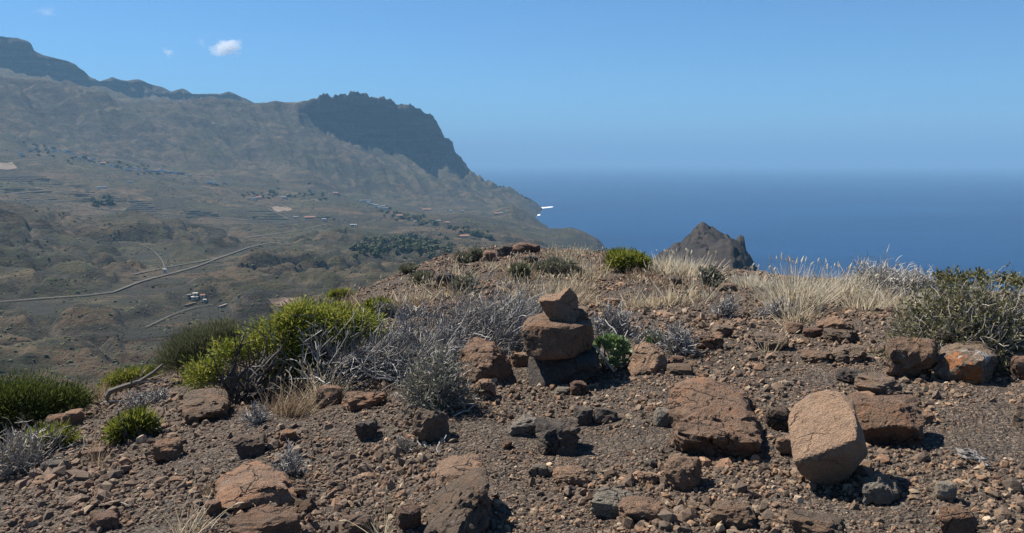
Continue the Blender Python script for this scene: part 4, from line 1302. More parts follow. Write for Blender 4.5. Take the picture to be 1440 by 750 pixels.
# loose stones: nothing tells them apart
ST = []
for i, m in enumerate(['brown', 'grey', 'red', 'tan', 'brown', 'dark', 'orange', 'grey', 'brown', 'pale', 'red', 'dark', 'brown', 'brown']):
    ST.append(rock_generic(1, random.uniform(.7, 1), random.uniform(.45, .75), 300 + i, MAT[m], 3, 10, .5, smooth=False))
for k in range(190):
    d = math.exp(random.uniform(math.log(3.3), math.log(13)))
    a = random.uniform(az_of(-10, 600), az_of(1450, 600))
    x, y = d * math.sin(a), d * math.cos(a)
    s = min(0.11, 0.034 * math.exp(random.gauss(0, .42)) * (0.75 + d / 14))
    o = thing('stone', 'small angular stone lying loose on the gravel slope', 'stone', (x, y, float(KN.xy(x, y)) - .18 * s), random.uniform(0, 6.3),
              'small stones strewn over the gravel', ST[random.randrange(len(ST))])
    o.rotation_euler = (random.gauss(0, .35), random.gauss(0, .35), random.uniform(0, 6.3))
    o.scale = (s, s, s * random.uniform(.8, 1.3))

# gravel
ng = 60000
ga, gd = rng.uniform(az_of(-30, 600), az_of(1470, 600), ng), np.exp(rng.uniform(math.log(3.1), math.log(24), ng))
gk = gd < np.interp(ga, k_az, dc) + 0.6          # the far side of the brow stays bare
ga, gd = ga[gk], gd[gk]
ng = len(ga)
gx, gy = gd * np.sin(ga), gd * np.cos(ga)
gr = np.minimum(0.0064 * np.exp(rng.normal(size=ng) * 0.48) * (0.50 + gd / 6.5), 0.030)
cl = fbm(gx / 0.8, gy / 0.8, 7.7, 3)
gr *= np.clip(1 + 2.0 * cl, 0.35, 2.2)
b1 = bmesh.new()
bmesh.ops.create_icosphere(b1, subdivisions=1, radius=1)
b1.free()
GV = IV[None] * (1 + 0.20 * rng.normal(size=(ng, 12, 1))) * rng.uniform(0.6, 1.3, (ng, 1, 3)) * np.array([1, 1, .8])
q = rng.normal(size=(ng, 4)) * (1, .35, .35, 1)
q /= np.linalg.norm(q, axis=1)[:, None]
w_, x_, y_, z_ = q.T
RM = np.stack([1 - 2 * (y_ ** 2 + z_ ** 2), 2 * (x_ * y_ - z_ * w_), 2 * (x_ * z_ + y_ * w_), 2 * (x_ * y_ + z_ * w_), 1 - 2 * (x_ ** 2 + z_ ** 2), 2 * (y_ * z_ - x_ * w_),
               2 * (x_ * z_ - y_ * w_), 2 * (y_ * z_ + x_ * w_), 1 - 2 * (x_ ** 2 + y_ ** 2)], -1).reshape(ng, 3, 3)
GV = np.einsum('nij,nkj->nki', RM, GV) * gr[:, None, None]
GV += np.stack([gx, gy, KN.at(ga, gd) + gr * 0.25], -1)[:, None, :]
pal = np.array([(0.105, 0.085, 0.072), (0.135, 0.105, 0.085), (0.085, 0.072, 0.064), (0.16, 0.115, 0.085), (0.145, 0.098, 0.072), (0.19, 0.165, 0.14), (0.07, 0.060, 0.054), (0.30, 0.26, 0.215)])
ci = rng.choice(len(pal), ng, p=[.22, .2, .18, .14, .09, .08, .07, .02])
gc = pal[ci] * rng.uniform(1.0, 1.85, (ng, 1)) * np.array([1.22, 1.04, .84])
leftw = np.clip((0.05 - ga) / 0.5, 0, 1)[:, None]
gc = gc * (1 - .35 * leftw) + np.array((0.15, 0.105, 0.08)) * .35 * leftw
link('gravel', mk_mesh('gravel', GV.reshape(-1, 3), (IF[None] + 12 * np.arange(ng)[:, None, None]).reshape(-1, 3), M_PEB, False, {'col': np.repeat(gc, 12, axis=0)}), kind='stuff')

# ------------------------------------------------------------------ plants
def grow(B, D, L, k=5, wander=0.18, lift=0.0, r=rng):
    B, D = np.asarray(B, float), np.asarray(D, float)
    n = len(B)
    L = np.broadcast_to(L, (n,))
    D = D / (np.linalg.norm(D, axis=1)[:, None] + 1e-9)
    P = [B]
    for i in range(k - 1):
        D = D + r.normal(size=(n, 3)) * wander + np.array([0, 0, lift])
        D = D / (np.linalg.norm(D, axis=1)[:, None] + 1e-9)
        P.append(P[-1] + D * (L / (k - 1))[:, None])
    return np.stack(P, 1)


def kids(P, m, spread=0.7, t0=1, r=rng):
    i = r.integers(0, len(P), m)
    j = r.integers(t0, P.shape[1], m)
    d = P[i, j] - P[i, j - 1]
    d /= np.linalg.norm(d, axis=1)[:, None] + 1e-9
    return P[i, j], d + r.normal(size=(m, 3)) * spread


def frame(P, r=rng):
    m = P[:, -1] - P[:, 0]
    m /= np.linalg.norm(m, axis=1)[:, None] + 1e-9
    a = np.cross(m, r.normal(size=m.shape))
    a /= np.linalg.norm(a, axis=1)[:, None] + 1e-9
    return a, np.cross(m, a)


def tubes(mb, P, r0, r1, tone=None, sides=3):
    n, k = P.shape[:2]
    r0, r1 = np.broadcast_to(r0, (n,)), np.broadcast_to(r1, (n,))
    a, b = frame(P)
    rad = r0[:, None] + (r1 - r0)[:, None] * np.linspace(0, 1, k)[None]
    t = np.arange(sides) * 2 * math.pi / sides
    off = a[:, None, :] * np.cos(t)[None, :, None] + b[:, None, :] * np.sin(t)[None, :, None]
    V = P[:, :, None, :] + rad[:, :, None, None] * off[:, None]
    i = np.arange(k - 1)[:, None] * sides
    j = np.arange(sides)[None]
    f = np.stack([i + j, i + (j + 1) % sides, i + sides + (j + 1) % sides, i + sides + j], -1).reshape(-1, 4)
    tone = rng.uniform(0, 1, n) if tone is None else np.broadcast_to(tone, (n,))
    mb.add(V, (f[None] + (k * sides) * np.arange(n)[:, None, None]).reshape(-1, 4), np.repeat(tone, k * sides))


def blades(mb, P, w, tone=None, tip=0.15):
    n, k = P.shape[:2]
    a, _ = frame(P)
    wd = np.broadcast_to(w, (n,))[:, None] * np.linspace(1, tip, k)[None] / 2
    V = np.stack([P - a[:, None] * wd[..., None], P + a[:, None] * wd[..., None]], 2)
    i = np.arange(k - 1)[:, None] * 2
    f = np.concatenate([i, i + 1, i + 3, i + 2], 1)
    tone = rng.uniform(0, 1, n) if tone is None else np.broadcast_to(tone, (n,))
    mb.add(V, (f[None] + (k * 2) * np.arange(n)[:, None, None]).reshape(-1, 4), np.repeat(tone, k * 2))


def leaves(mb, Cn, D, L, W, tone=None):
    n = len(Cn)
    D = D / (np.linalg.norm(D, axis=1)[:, None] + 1e-9)
    s = np.cross(D, rng.normal(size=(n, 3)))
    s /= np.linalg.norm(s, axis=1)[:, None] + 1e-9
    L, W = np.broadcast_to(L, (n,))[:, None], np.broadcast_to(W, (n,))[:, None]
    V = np.stack([Cn, Cn + D * L * .5 + s * W * .5, Cn + D * L, Cn + D * L * .5 - s * W * .5], 1)
    tone = rng.uniform(0, 1, n) if tone is None else np.broadcast_to(tone, (n,))
    mb.add(V, np.arange(4 * n).reshape(-1, 4), np.repeat(tone, 4))


def spot(px, py):
    p = brow(px, py)
    d = math.hypot(p[0], p[1])
    return p, math.hypot(d, EYE - p[2]) / F, -math.atan2(p[0], p[1])


def ground_under(p, rz, V):
    """heights of the ground below local points"""
    c, s = math.cos(rz), math.sin(rz)
    return KN.xy(p[0] + c * V[:, 0] - s * V[:, 1], p[1] + s * V[:, 0] + c * V[:, 1]) - p[2]


def leafy(name, label, cat, lobes, py_base, leafm, stemm, n, ll, lw, up=0.5, group=None, px_base=None, deep=0.8, stems=60, spread=.7, tone_j=.28, twig_r=.006):
    """a bush: lobes are (x, y, w, h) patches of crown as they are seen; foliage is made of leaf clumps on stems"""
    pxb = px_base if px_base is not None else sum(l[0] for l in lobes) / len(lobes)
    p, m, rz = spot(pxb, py_base)
    root = thing(name, label, cat, p, rz, group)
    fo, stm = MB(), MB()
    area = sum(l[2] * l[3] for l in lobes)
    ends = []
    for (x, y, w, h) in lobes:
        c = np.array([(x - pxb) * m, 0, 0])
        W, Hh = w * m / 2, h * m / 2
        c[2] = (py_base - y) * m
        nn = int(n * w * h / area)
        nc = max(5, int(nn / 55))
        u = rng.normal(size=(nc, 3))
        u /= np.linalg.norm(u, axis=1)[:, None]
        u[:, 2] = np.where(u[:, 2] < -.5, -u[:, 2], u[:, 2])
        cc = c + u * np.array([W, W * deep, Hh]) * rng.uniform(.45, .92, (nc, 1))
        cc[:, 2] = np.maximum(cc[:, 2], ground_under(p, rz, cc) + 0.03)
        ends.append(cc)
        ct = np.clip(rng.normal(.5, .22, nc) + 0.12 * u[:, 2], 0, 1)
        k = rng.integers(0, nc, nn)
        cr = min(W, Hh) * 0.30
        o = rng.normal(size=(nn, 3)) * cr * np.array([1.1, 1.1, .8])
        pos = cc[k] + o
        pos[:, 2] = np.maximum(pos[:, 2], ground_under(p, rz, pos) + .005)
        dirs = u[k] * .6 + o / (cr + 1e-6) * .35 + np.array([0, 0, up]) + rng.normal(size=(nn, 3)) * spread
        leaves(fo, pos, dirs, ll * rng.uniform(.6, 1.3, nn), lw, np.clip(ct[k] + rng.normal(size=nn) * tone_j, 0, 1))
    link('foliage', fo.mesh('bush_foliage', leafm), root)
    E = np.concatenate(ends)
    E = E[rng.integers(0, len(E), stems)]
    B = np.stack([rng.normal(size=stems) * .06 + E[:, 0] * .35, rng.normal(size=stems) * .06, np.zeros(stems)], -1)
    B[:, 2] = ground_under(p, rz, B) - .02
    t = np.linspace(0, 1, 6)[None, :, None]
    P = B[:, None] * (1 - t) + E[:, None] * t + np.array([0, 0, .10]) * np.sin(t * math.pi) * rng.normal(.6, .5, (stems, 1, 1))
    P[:, 1:-1] += rng.normal(size=(stems, 4, 3)) * .025
    tubes(stm, P, twig_r * rng.uniform(.7, 1.6, stems), twig_r * .35)
    link('stem', stm.mesh('bush_stems', stemm), root)
    return root, p, m, rz


def twiggy(name, label, cat, px, py, w, h, twm, n, leafm=None, nl=0, tr=.0035, group=None, bend=0.0, dome=1.0, lean=0.0, ll=.03, lw=.012):
    """a dense little shrub of fine bare twigs, with a few leaves where given"""
    p, m, rz = spot(px, py)
    W, Hh = w * m / 2, h * m
    root = thing(name, label, cat, p, rz, group)
    mb = MB()
    ns_ = max(14, min(n // 12, 260))
    a = rng.uniform(0, 2 * math.pi, ns_)
    el = rng.uniform(.1, 1.0, ns_) ** .8
    D = np.stack([np.cos(a) * (1.05 - el) * W * 1.2 + lean * Hh, np.sin(a) * (1.05 - el) * W, el * Hh * 1.0], -1)
    L = np.linalg.norm(D, axis=1)
    B = np.stack([np.cos(a) * W * .16, np.sin(a) * W * .16, np.full(ns_, 0.0)], -1) * rng.uniform(0, 1.4, (ns_, 1))
    B[:, 2] = ground_under(p, rz, B) - .01
    P1 = grow(B, D, L * rng.uniform(.6, .92, ns_), 5, .16)
    tubes(mb, P1, tr * 1.8, tr * .9, np.clip(rng.normal(.4, .2, ns_), 0, 1))
    b, d = kids(P1, n // 3, .55)
    P2 = grow(b, d + (0, 0, .2), Hh * rng.uniform(.18, .40, len(b)), 4, .22)
    tubes(mb, P2, tr * 1.1, tr * .6, np.clip(rng.normal(.55, .22, len(b)), 0, 1))
    b, d = kids(P2, n * 2 // 3, .7)
    P3 = grow(b, d + (0, 0, .15), Hh * rng.uniform(.12, .28, len(b)), 3, .25)
    P3[:, :, 2] = np.maximum(P3[:, :, 2], .004)
    tubes(mb, P3, tr * .8, tr * .45, np.clip(rng.normal(.62, .25, len(b)), 0, 1))
    link('twigs', mb.mesh('shrub_twigs', twm), root)
    if leafm is not None and nl:
        fo = MB()
        q = P3.reshape(-1, 3)
        q = q[rng.integers(0, len(q), nl)]
        leaves(fo, q, rng.normal(size=(nl, 3)) + (0, 0, .7), ll * rng.uniform(.6, 1.3, nl), lw, np.clip(rng.normal(.5, .25, nl), 0, 1))
        link('foliage', fo.mesh('shrub_leaves', leafm), root)
    return root


def grass_meshes(w, h, n, mat, heads, lean=0.0, bw=.004, seed=0, spread=.33, hr=1.15):
    r = np.random.default_rng(seed)
    B = np.stack([r.normal(size=n) * w * .22, r.normal(size=n) * w * .22, np.full(n, -.01)], -1)
    D = np.stack([B[:, 0] / w * 1.6 + r.normal(size=n) * spread + lean, B[:, 1] / w * 1.6 + r.normal(size=n) * spread, np.full(n, 1.0)], -1)
    L = h * r.uniform(.3, 1.0, n) ** 1.2 * np.where(r.uniform(size=n) < .35, .6, 1)
    P = grow(B, D, L, 5, .07, -.05)
    mb = MB()
    blades(mb, P, bw * r.uniform(.7, 1.5, n), np.clip(r.normal(.45, .25, n), 0, 1), .3)
    out = [('blades', mb.mesh('grass_blades', mat))]
    if heads:
        i = np.argsort(-P[:, -1, 2])[:heads]
        e, d = P[i, -1], P[i, -1] - P[i, -2]
        d = d / np.linalg.norm(d, axis=1)[:, None]
        Q = grow(e - d * .01, d, h * r.uniform(.07, .20, heads), 5, .10, -.06)
        hb_ = MB()
        n5 = Q.shape[0]
        rad = np.array([.25, .9, .8, .5, .1]) * bw * hr
        a_1, b_1 = frame(Q)
        t = np.arange(4) * math.pi / 2
        off = a_1[:, None] * np.cos(t)[None, :, None] + b_1[:, None] * np.sin(t)[None, :, None]
        V = Q[:, :, None, :] + rad[None, :, None, None] * off[:, None] * r.uniform(.7, 1.3, (n5, 5, 4, 1))
        ii = np.arange(4)[:, None] * 4
        jj = np.arange(4)[None]
        f = np.stack([ii + jj, ii + (jj + 1) % 4, ii + 4 + (jj + 1) % 4, ii + 4 + jj], -1).reshape(-1, 4)
        hb_.add(V, (f[None] + 20 * np.arange(n5)[:, None, None]).reshape(-1, 4), np.repeat(np.clip(r.normal(.8, .15, n5), 0, 1), 20))
        out.append(('seed_heads', hb_.mesh('grass_heads', mat)))
    return out


def grass(label, px, py, w, h, n, mat, heads=0, lean=0.0, seed=0, group=None, bwpx=.95, spread=.33):
    p, m, rz = spot(px, py)
    root = thing('grass_tuft', label, 'grass tuft', p, rz, group)
    for nm, me in grass_meshes(w * m, h * m, n, mat, heads, lean, max(.004, bwpx * m), seed, spread):
        link(nm, me, root)
    return root


# --- green bushes
big, pB, mB, rB = leafy('green_bush', 'large bright green bush spreading beside the dead grey branches', 'bush',
    [(455, 474, 150, 72), (395, 487, 110, 66), (335, 497, 60, 44), (497, 480, 66, 60), (300, 526, 58, 52), (350, 545, 66, 28), (385, 537, 40, 26), (430, 455, 90, 44), (415, 520, 120, 40)],
    545, M_GREEN, M_BARK, 24000, .042, .010, .3, px_base=395, deep=.55, stems=120, twig_r=.009)
br = MB()      # the dark bare limbs on its near side
B = np.stack([rng.normal(-.30, .05, 26), rng.normal(-.32, .05, 26), np.full(26, .0)], -1)
P1 = grow(B, np.stack([rng.normal(.55, .4, 26), rng.normal(-.1, .2, 26), rng.uniform(.25, .7, 26)], -1), rng.uniform(.25, .55, 26), 8, .16)
tubes(br, P1, .016, .006, rng.uniform(.1, .8, 26), 4)
b, d = kids(P1, 120, .7, 2)
P2 = grow(b, d, rng.uniform(.10, .28, 120), 6, .22)
tubes(br, P2, .007, .003, rng.uniform(.1, .9, 120))
link('limbs', br.mesh('bush_limbs', M_BARK), big)
leafy('green_bush', 'dull olive broom bush left of the large bright green one', 'bush', [(282, 498, 84, 58), (256, 510, 48, 42), (312, 486, 46, 46)], 533, M_OLIVE, M_TWIGB, 19000, .055, .0045, 1.1, px_base=278, spread=.32)
leafy('green_bush', 'dark green bush at the left edge of the hillside', 'bush', [(30, 583, 104, 66), (76, 584, 58, 44), (-20, 592, 90, 70)], 622, M_DKGREEN, M_BARK, 22000, .045, .007, .6, px_base=30, spread=.35)
leafy('green_bush', 'low bright green tuft above the fallen dead log', 'bush', [(186, 530, 70, 22), (165, 538, 40, 20), (205, 524, 34, 16)], 545, M_GREEN, M_BARK, 4200, .06, .010, .7, px_base=186)
leafy('green_bush', 'small bright green tuft alone on the bare left slope', 'bush', [(190, 602, 42, 24), (175, 610, 26, 18), (202, 596, 22, 16)], 618, M_GREEN, M_BARK, 2600, .07, .009, .9, px_base=188)
leafy('green_bush', 'low green tuft in the grey dead shrub at lower left', 'bush', [(72, 624, 56, 26), (50, 634, 40, 22)], 642, M_GREEN, M_BARK, 3000, .06, .009, .7, px_base=66)
leafy('green_bush', 'tiny bright green tuft beside the dark bush', 'bush', [(115, 567, 16, 16)], 577, M_GREEN, M_BARK, 500, .05, .009, .7)
leafy('green_bush', 'bright green bush peeping over the left brow', 'bush', [(480, 412, 30, 10)], 420, M_GREEN, M_BARK, 1400, .10, .02, .6)
leafy('green_bush', 'bright green cushion beside the round grey shrub', 'bush', [(532, 433, 34, 14)], 443, M_GREEN, M_BARK, 2200, .07, .014, .6)
leafy('green_bush', 'yellow green bush on the brow against the sea', 'bush', [(880, 369, 54, 24), (866, 370, 26, 22), (898, 372, 24, 20)], 382, M_GREEN, M_BARK, 4000, .10, .018, .9)
leafy('green_bush', 'low olive grey bush on the skyline left of the outcrop', 'bush', [(574, 381, 30, 7)], 385, M_GREYLEAF, M_BARK, 1500, .12, .025, .6)
leafy('green_bush', 'olive green tuft below the dark red ledge', 'bush', [(594, 392, 28, 9)], 398, M_GREYLEAF, M_BARK, 1300, .10, .02, .7)
leafy('green_bush', 'olive green strip of scrub left of the far outcrop', 'bush', [(655, 364, 34, 7), (672, 358, 20, 7)], 368, M_GREYLEAF, M_BARK, 1500, .11, .025, .7)
leafy('green_bush', 'grey green bush below the far outcrop', 'bush', [(785, 375, 50, 16), (762, 379, 36, 12), (805, 380, 28, 10)], 388, M_GREYLEAF, M_TWIGD, 2600, .07, .014, .7)
leafy('green_bush', 'faint green tuft in the straw left of the cairn top', 'bush', [(733, 388, 30, 18)], 397, M_OLIVE, M_TWIGD, 1000, .11, .016, 1.2)

# succulent: rosettes of thick leaves
p, m, rz = spot(858, 518)
root = thing('succulent_plant', 'pale green succulent plant between the cairn and the tan wedge boulder', 'plant', p, rz)
mb = MB()
for k in range(46):
    u = unit(rng.normal(size=3) + (0, -.2, .6))
    c = np.array([u[0] * 22 * m, u[1] * 16 * m, 22 * m + u[2] * 18 * m])
    c[2] = max(c[2], .03)
    nl = 13
    aa = np.arange(nl) * 2.4
    D = np.stack([np.cos(aa), np.sin(aa), np.linspace(.2, 1.6, nl)], -1) + u * .8
    leaves(mb, np.repeat(c[None], nl, 0), D, .065, .022, np.clip(rng.normal(.55, .25, nl), 0, 1))
link('foliage', mb.mesh('succulent_leaves', M_SUCC), root)
st = MB()
tubes(st, grow(rng.normal(size=(30, 3)) * (.06, .06, 0), rng.normal(size=(30, 3)) * (.6, .4, .2) + (0, 0, 1), .30, 5, .1), .008, .004)
link('stem', st.mesh('succulent_stems', M_TWIGD), root)
leafy('succulent_plant', 'small bright green succulent behind the tan wedge boulder', 'plant', [(920, 482, 24, 12)], 490, M_SUCC, M_TWIGD, 260, .06, .022, .8)
leafy('succulent_plant', 'fresh green leafy sprig beside the lichen boulder', 'plant', [(1388, 484, 26, 26), (1400, 494, 16, 12)], 500, M_SUCC, M_TWIGD, 110, .075, .045, .6)

# --- the dead grey thicket
p, m, rz = spot(600, 520)
root = thing('dead_shrub', 'long tangle of dead bleached grey branches left of the cairn', 'dead shrub', p, rz)
line = [(452, 548, 30), (480, 546, 55), (512, 544, 62), (548, 538, 66), (585, 528, 64), (620, 515, 64), (655, 500, 66), (690, 488, 64), (722, 478, 60), (750, 470, 50)]
bs, hs = [], []
for x, y, hh in line:
    q, mm, _ = spot(x, y)
    bs.append(q - p); hs.append(hh * mm * .78)
bs, hs = np.array(bs), np.array(hs)
cs, sn = math.cos(-rz), math.sin(-rz)
bs = bs @ np.array([[cs, sn, 0], [-sn, cs, 0], [0, 0, 1]])
def along(n):
    t = rng.uniform(0, len(line) - 1.001, n)
    i = t.astype(int)
    f = (t - i)[:, None]
    return bs[i] * (1 - f) + bs[i + 1] * f, hs[i] * (1 - f[:, 0]) + hs[i + 1] * f[:, 0], t
bb, hh, tt = along(150)
bb += rng.normal(size=bb.shape) * (.10, .14, 0) + (0, .2, 0)
D = np.stack([rng.normal(.65, .5, 150), rng.normal(-.05, .4, 150), rng.uniform(.15, .75, 150)], -1)
P1 = grow(bb, D, hh * rng.uniform(.9, 1.5, 150), 8, .17, -.02)
br = MB()
tubes(br, P1, .0065 * rng.uniform(.5, 1.7, 150), .003, np.clip(rng.normal(.5, .25, 150), 0, 1), 4)
lo = 15     # thick pale curls at the lower left end
b2 = bs[rng.integers(0, 4, lo)] + rng.normal(size=(lo, 3)) * (.12, .10, .03) + (0, -.02, .05)
P1b = grow(b2, np.stack([rng.normal(.2, .7, lo), rng.normal(-.4, .3, lo), rng.uniform(.2, 1, lo)], -1), rng.uniform(.3, .65, lo), 9, .30, -.03)
tubes(br, P1b, .0075, .004, rng.uniform(.6, 1, lo), 5)
link('branches', br.mesh('dead_branches', M_TWIG), root)
tw = MB()
b, d = kids(P1, 2300, .6)
P2 = grow(b, d + (.25, 0, .05), .26 * rng.uniform(.5, 1.5, 2300), 5, .22)
tubes(tw, P2, .0036, .0024, np.clip(rng.normal(.45, .25, 2300), 0, 1))
b, d = kids(P2, 4200, .7)
P3 = grow(b, d + (.2, 0, .15), .13 * rng.uniform(.5, 1.5, 4200), 4, .25)
tubes(tw, P3, .0028, .002, np.clip(rng.normal(.48, .27, 4200), 0, 1))
link('twigs', tw.mesh('dead_twigs', M_TWIG), root)

twiggy('shrub', 'bushy grey green shrub in front of the dead branches', 'shrub', 612, 575, 96, 84, M_TWIGD, 1500, M_GREYLEAF, 3200, .003, ll=.028, lw=.010)
twiggy('dead_shrub', 'grey dead shrub behind the cairn on its right', 'dead shrub', 862, 474, 84, 44, M_TWIG, 1100, tr=.0042)
twiggy('dead_shrub', 'small grey twiggy shrub between succulent and taller shrub', 'dead shrub', 908, 483, 44, 24, M_TWIG, 420, tr=.004)
twiggy('shrub', 'upright grey shrub behind the tan wedge boulder', 'shrub', 955, 499, 56, 46, M_TWIG, 800, tr=.0036)
twiggy('shrub', 'round grey shrub alone on the middle slope', 'shrub', 1021, 445, 44, 30, M_TWIG, 520, tr=.004)
twiggy('shrub', 'wide grey cushion shrub under the tallest pale grass', 'shrub', 1096, 445, 64, 28, M_TWIG, 620, tr=.0045)
twiggy('shrub', 'small grey tuft of twigs above the propped slab', 'shrub', 410, 670, 44, 44, M_TWIG, 420, tr=.0022)
twiggy('shrub', 'low grey twigs right of the overhanging boulder', 'shrub', 362, 596, 50, 30, M_TWIG, 420, tr=.0028)
twiggy('shrub', 'tiny grey tuft beside the blocky brown boulder', 'shrub', 571, 634, 28, 28, M_TWIGD, 260, tr=.0022)
twiggy('shrub', 'dark grey green dome of shrub on the brow against the headland', 'shrub', 1000, 402, 42, 26, M_TWIGD, 500, M_GREYLEAF, 1400, .006, ll=.05, lw=.016)
twiggy('dead_shrub', 'pale bleached shrub, the left of two on the right skyline', 'dead shrub', 1232, 425, 104, 54, M_WHITE, 3000, tr=.0048)
twiggy('dead_shrub', 'pale bleached shrub, the right of two on the right skyline', 'dead shrub', 1292, 425, 84, 44, M_WHITE, 2200, tr=.0048)
twiggy('shrub', 'grey green tuft on the far slope above the dead branches', 'shrub', 652, 411, 32, 24, M_TWIGD, 300, M_GREYLEAF, 800, .007, ll=.06, lw=.018)
twiggy('shrub', 'round grey shrub on the brow beside a green cushion', 'shrub', 545, 447, 38, 24, M_TWIGD, 420, M_GREYLEAF, 900, .005, ll=.04, lw=.012)
twiggy('dead_shrub', 'low grey twigs on the skyline beside the yellow green bush', 'dead shrub', 866, 358, 56, 12, M_TWIG, 300, tr=.008)
twiggy('dead_shrub', 'flat mat of grey twigs beside the fallen dead log', 'dead shrub', 205, 572, 90, 26, M_TWIG, 600, tr=.003)
twiggy('dead_shrub', 'grey dead shrub sprawling at the left edge', 'dead shrub', 32, 664, 130, 62, M_TWIGD, 900, tr=.003)
twiggy('dead_shrub', 'grey dead twigs above the green cushion in mid slope', 'dead shrub', 580, 455, 60, 28, M_TWIG, 500, tr=.005)
# big shrub at the right
big2 = twiggy('shrub', 'big rounded grey shrub with olive leaves above the lichen boulder', 'shrub', 1358, 505, 176, 88, M_TWIGD, 6500, M_OLIVEL, 17000, .0027, ll=.034, lw=.014)
twiggy('shrub', 'grey twiggy shrub at the right edge behind the big rounded one', 'shrub', 1450, 500, 110, 84, M_TWIGD, 3600, M_OLIVEL, 2600, .003)
leafy('green_bush', 'olive leafy bush topping the big grey shrub', 'bush', [(1362, 402, 70, 24), (1415, 405, 50, 26), (1350, 412, 50, 20)], 440, M_OLIVEL, M_TWIGD, 1500, .05, .020, .7, px_base=1385, stems=30)

# fallen log with bare limbs
p, m, rz = spot(172, 566)
root = thing('fallen_log', 'dead grey log with an arched root on the left slope', 'log', p, rz)
mb = MB()
Pl = np.array([[[-16, 0, 0], [-18, 1, 8], [-14, 2, 15], [-4, 3, 18], [8, 4, 21], [22, 5, 24], [38, 7, 33], [50, 9, 42]]]) * m
tubes(mb, Pl, .035, .012, .2, 7)
tubes(mb, grow(np.repeat(Pl[0, 4:5], 9, 0), rng.normal(size=(9, 3)) * .35 + (1, 0, .15), .35, 6, .18), .006, .003, rng.uniform(.2, .7, 9))
tubes(mb, np.array([[[-22, -2, 3], [-10, -3, 3], [4, -3, 2]]]) * m, .012, .006, 1.0, 5)
link('trunk', mb.mesh('log_trunk', M_TWIGD), root)

# a few sticks lying about
for lab, pts in (('pale forked stick lying below the blocky brown boulder', [(627, 617, .03), (618, 632, .02), (612, 643, .02)]), ('thin pale twig lying left of the forked stick', [(580, 630, .02), (595, 632, .03), (608, 635, .02)]),
                 ('thin grey stick lying on the gravel behind the blocky boulder', [(640, 590, .03), (655, 583, .03), (672, 575, .02)]), ('pale curved branch arching beside the succulent plant', [(833, 493, .12), (848, 492, .26), (866, 500, .2), (880, 512, .06)]),
                 ('dry frayed palm-like strip in the lower right gravel', [(1347, 642, .02), (1368, 648, .03), (1388, 656, .02)])):
    q = np.array([KN.hit(x, y) + (0, 0, z) for x, y, z in pts])
    c = q[0].copy()
    mb = MB()
    t = np.linspace(0, len(q) - 1, 9)
    P = np.stack([np.interp(t, range(len(q)), q[:, k]) for k in range(3)], -1)[None] - c
    P = P + rng.normal(size=P.shape) * .006
    if 'frayed' in lab:
        P = np.repeat(P, 6, 0) + rng.normal(size=(6, 1, 3)) * (.02, .03, .006)
        tubes(mb, P, .006, .004, rng.uniform(.3, .6, 6), 4)
    else:
        tubes(mb, P, .004, .0025, .8, 4)
    thing('stick', lab, 'stick', c, me=mb.mesh('stick', M_TWIG))

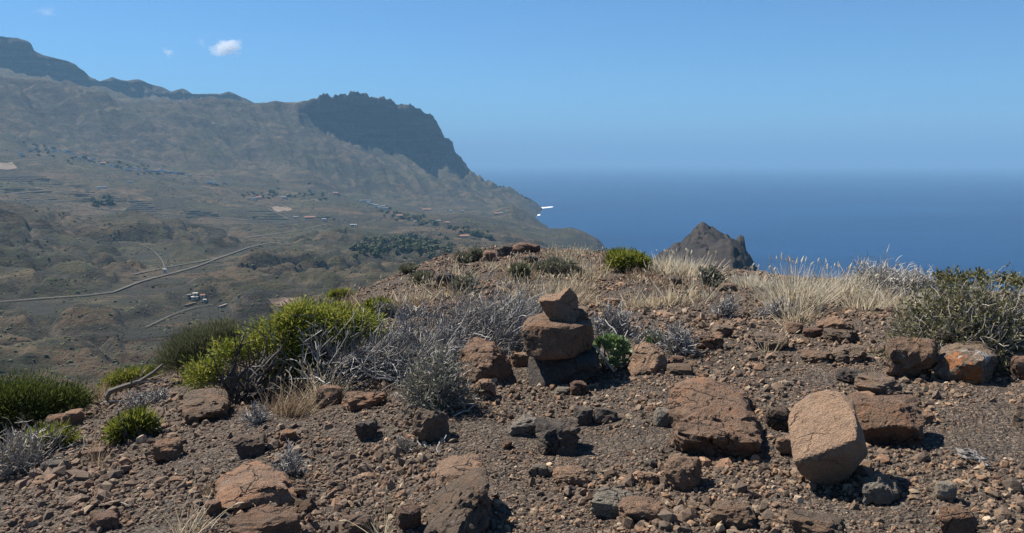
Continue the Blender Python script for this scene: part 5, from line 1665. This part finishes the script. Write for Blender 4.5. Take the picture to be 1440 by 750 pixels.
# --- grasses
GT = [
    ('tallest pale plumed grass clump on the right skyline', 1118, 432, 70, 66, 950, M_STRAWP, 16, 0), ('pale plumed grass between the tallest clump and the bleached shrubs', 1176, 424, 66, 50, 800, M_STRAWP, 12, .05),
    ('pale grass clump on the brow right of the yellow green bush', 932, 386, 52, 34, 480, M_STRAWP, 8, .05), ('broad pale grass clump on the brow against the headland', 966, 390, 70, 38, 650, M_STRAWP, 12, .1),
    ('short pale grass on the brow right of the headland', 1056, 404, 66, 30, 420, M_STRAWP, 8, 0), ('pale straw clump standing right behind the cairn top', 782, 428, 56, 46, 400, M_STRAW, 36, .12),
    ('thin dry grass on the slope right of the cairn', 892, 432, 30, 46, 90, M_STRAW, 10, 0), ('brown dry grass in front of the large green bush', 404, 582, 70, 52, 380, M_STRAWB, 24, .25),
    ('pale grass arching over the dead branches end', 452, 566, 54, 58, 260, M_STRAW, 30, .15), ('thin straw stalks at the bottom left', 262, 752, 56, 76, 46, M_STRAW, 14, .05),
    ('thin straw stalks at the bottom beside the sharp edged boulder', 540, 760, 44, 78, 30, M_STRAW, 9, -.03), ('few upright pale stalks before the bowl-like rock', 1080, 497, 26, 46, 26, M_STRAW, 10, .02),
    ('brown grass on the brow above the green bush', 500, 436, 66, 36, 320, M_STRAWB, 10, .15), ('wispy grass in front of the tallest pale clump', 1122, 450, 60, 44, 130, M_STRAW, 14, .05),
    ('brown dry grass on the left brow behind the log', 150, 556, 70, 40, 300, M_STRAWB, 10, .1), ('brown dry grass between log and dark bush', 120, 562, 46, 34, 220, M_STRAWB, 8, .1),
    ('brown tuft behind the olive broom bush', 222, 522, 40, 26, 180, M_STRAWB, 6, .1), ('small greenish grass tuft left of the propped slab', 296, 697, 26, 30, 90, M_STRAWB, 0, 0),
    ('short straw stalks poking up at the propped slab', 366, 716, 16, 22, 16, M_STRAW, 4, 0), ('thin dry tuft on the bare left slope', 136, 656, 34, 44, 60, M_STRAWB, 4, 0),
    ('low pale grass in front of the left bleached shrub', 1215, 432, 70, 40, 520, M_STRAWP, 8, .05), ('low pale grass between the two bleached shrubs and the big shrub', 1272, 434, 66, 36, 480, M_STRAWP, 6, .05),
    ('pale wisp of grass on the skyline above the big shrub', 1372, 396, 20, 30, 40, M_STRAW, 8, 0), ('pale wisp at the right edge of the skyline', 1418, 398, 40, 34, 70, M_STRAW, 12, 0),
    ('thin stalks beside the big shrub on its left', 1258, 432, 40, 30, 110, M_STRAWB, 6, 0), ('dry stalks right of the blocky boulder shadow', 1075, 428, 34, 30, 90, M_STRAW, 8, 0),
]
for i, (lab, x, y, w, h, n, mt, hd, ln) in enumerate(GT):
    grass(lab, x, y, w, h, n, mt, hd, ln, 500 + i, spread=.17 if n > 500 else .30)

# small tufts over the far part of the knoll: copies of four kinds
KINDS = [grass_meshes(.5, .30, 90, M_STRAW, 6, .05, .011, 701, .5, 1.0), grass_meshes(.6, .24, 110, M_STRAWB, 4, .1, .012, 702, .5, 1.0),
         grass_meshes(.7, .36, 120, M_STRAW, 8, .1, .011, 703, .5, 1.0), grass_meshes(.5, .18, 100, M_STRAWB, 0, 0, .012, 704, .6, 1.0)]
for k in range(74):
    for _ in range(30):
        x, y = random.uniform(470, 1010), random.uniform(352, 432)
        if y > 352 + max(0, (735 - x)) * .42 + max(0, x - 850) * .18 and not (840 < x and y > 400 and random.random() < .8) and KN.hit(x, y) is not None:
            break
    q = KN.hit(x, y)
    if q is None or math.hypot(q[0], q[1]) > 30:
        continue
    root = thing('grass_tuft', 'small dry grass tuft on the far part of the knoll below the outcrop', 'grass tuft', q, random.uniform(0, 6.3), 'small dry tufts on the far knoll')
    s = random.uniform(.55, 1.15)
    root.scale = (s, s, s)
    for nm, me in KINDS[k % 4]:
        link(nm, me, root)
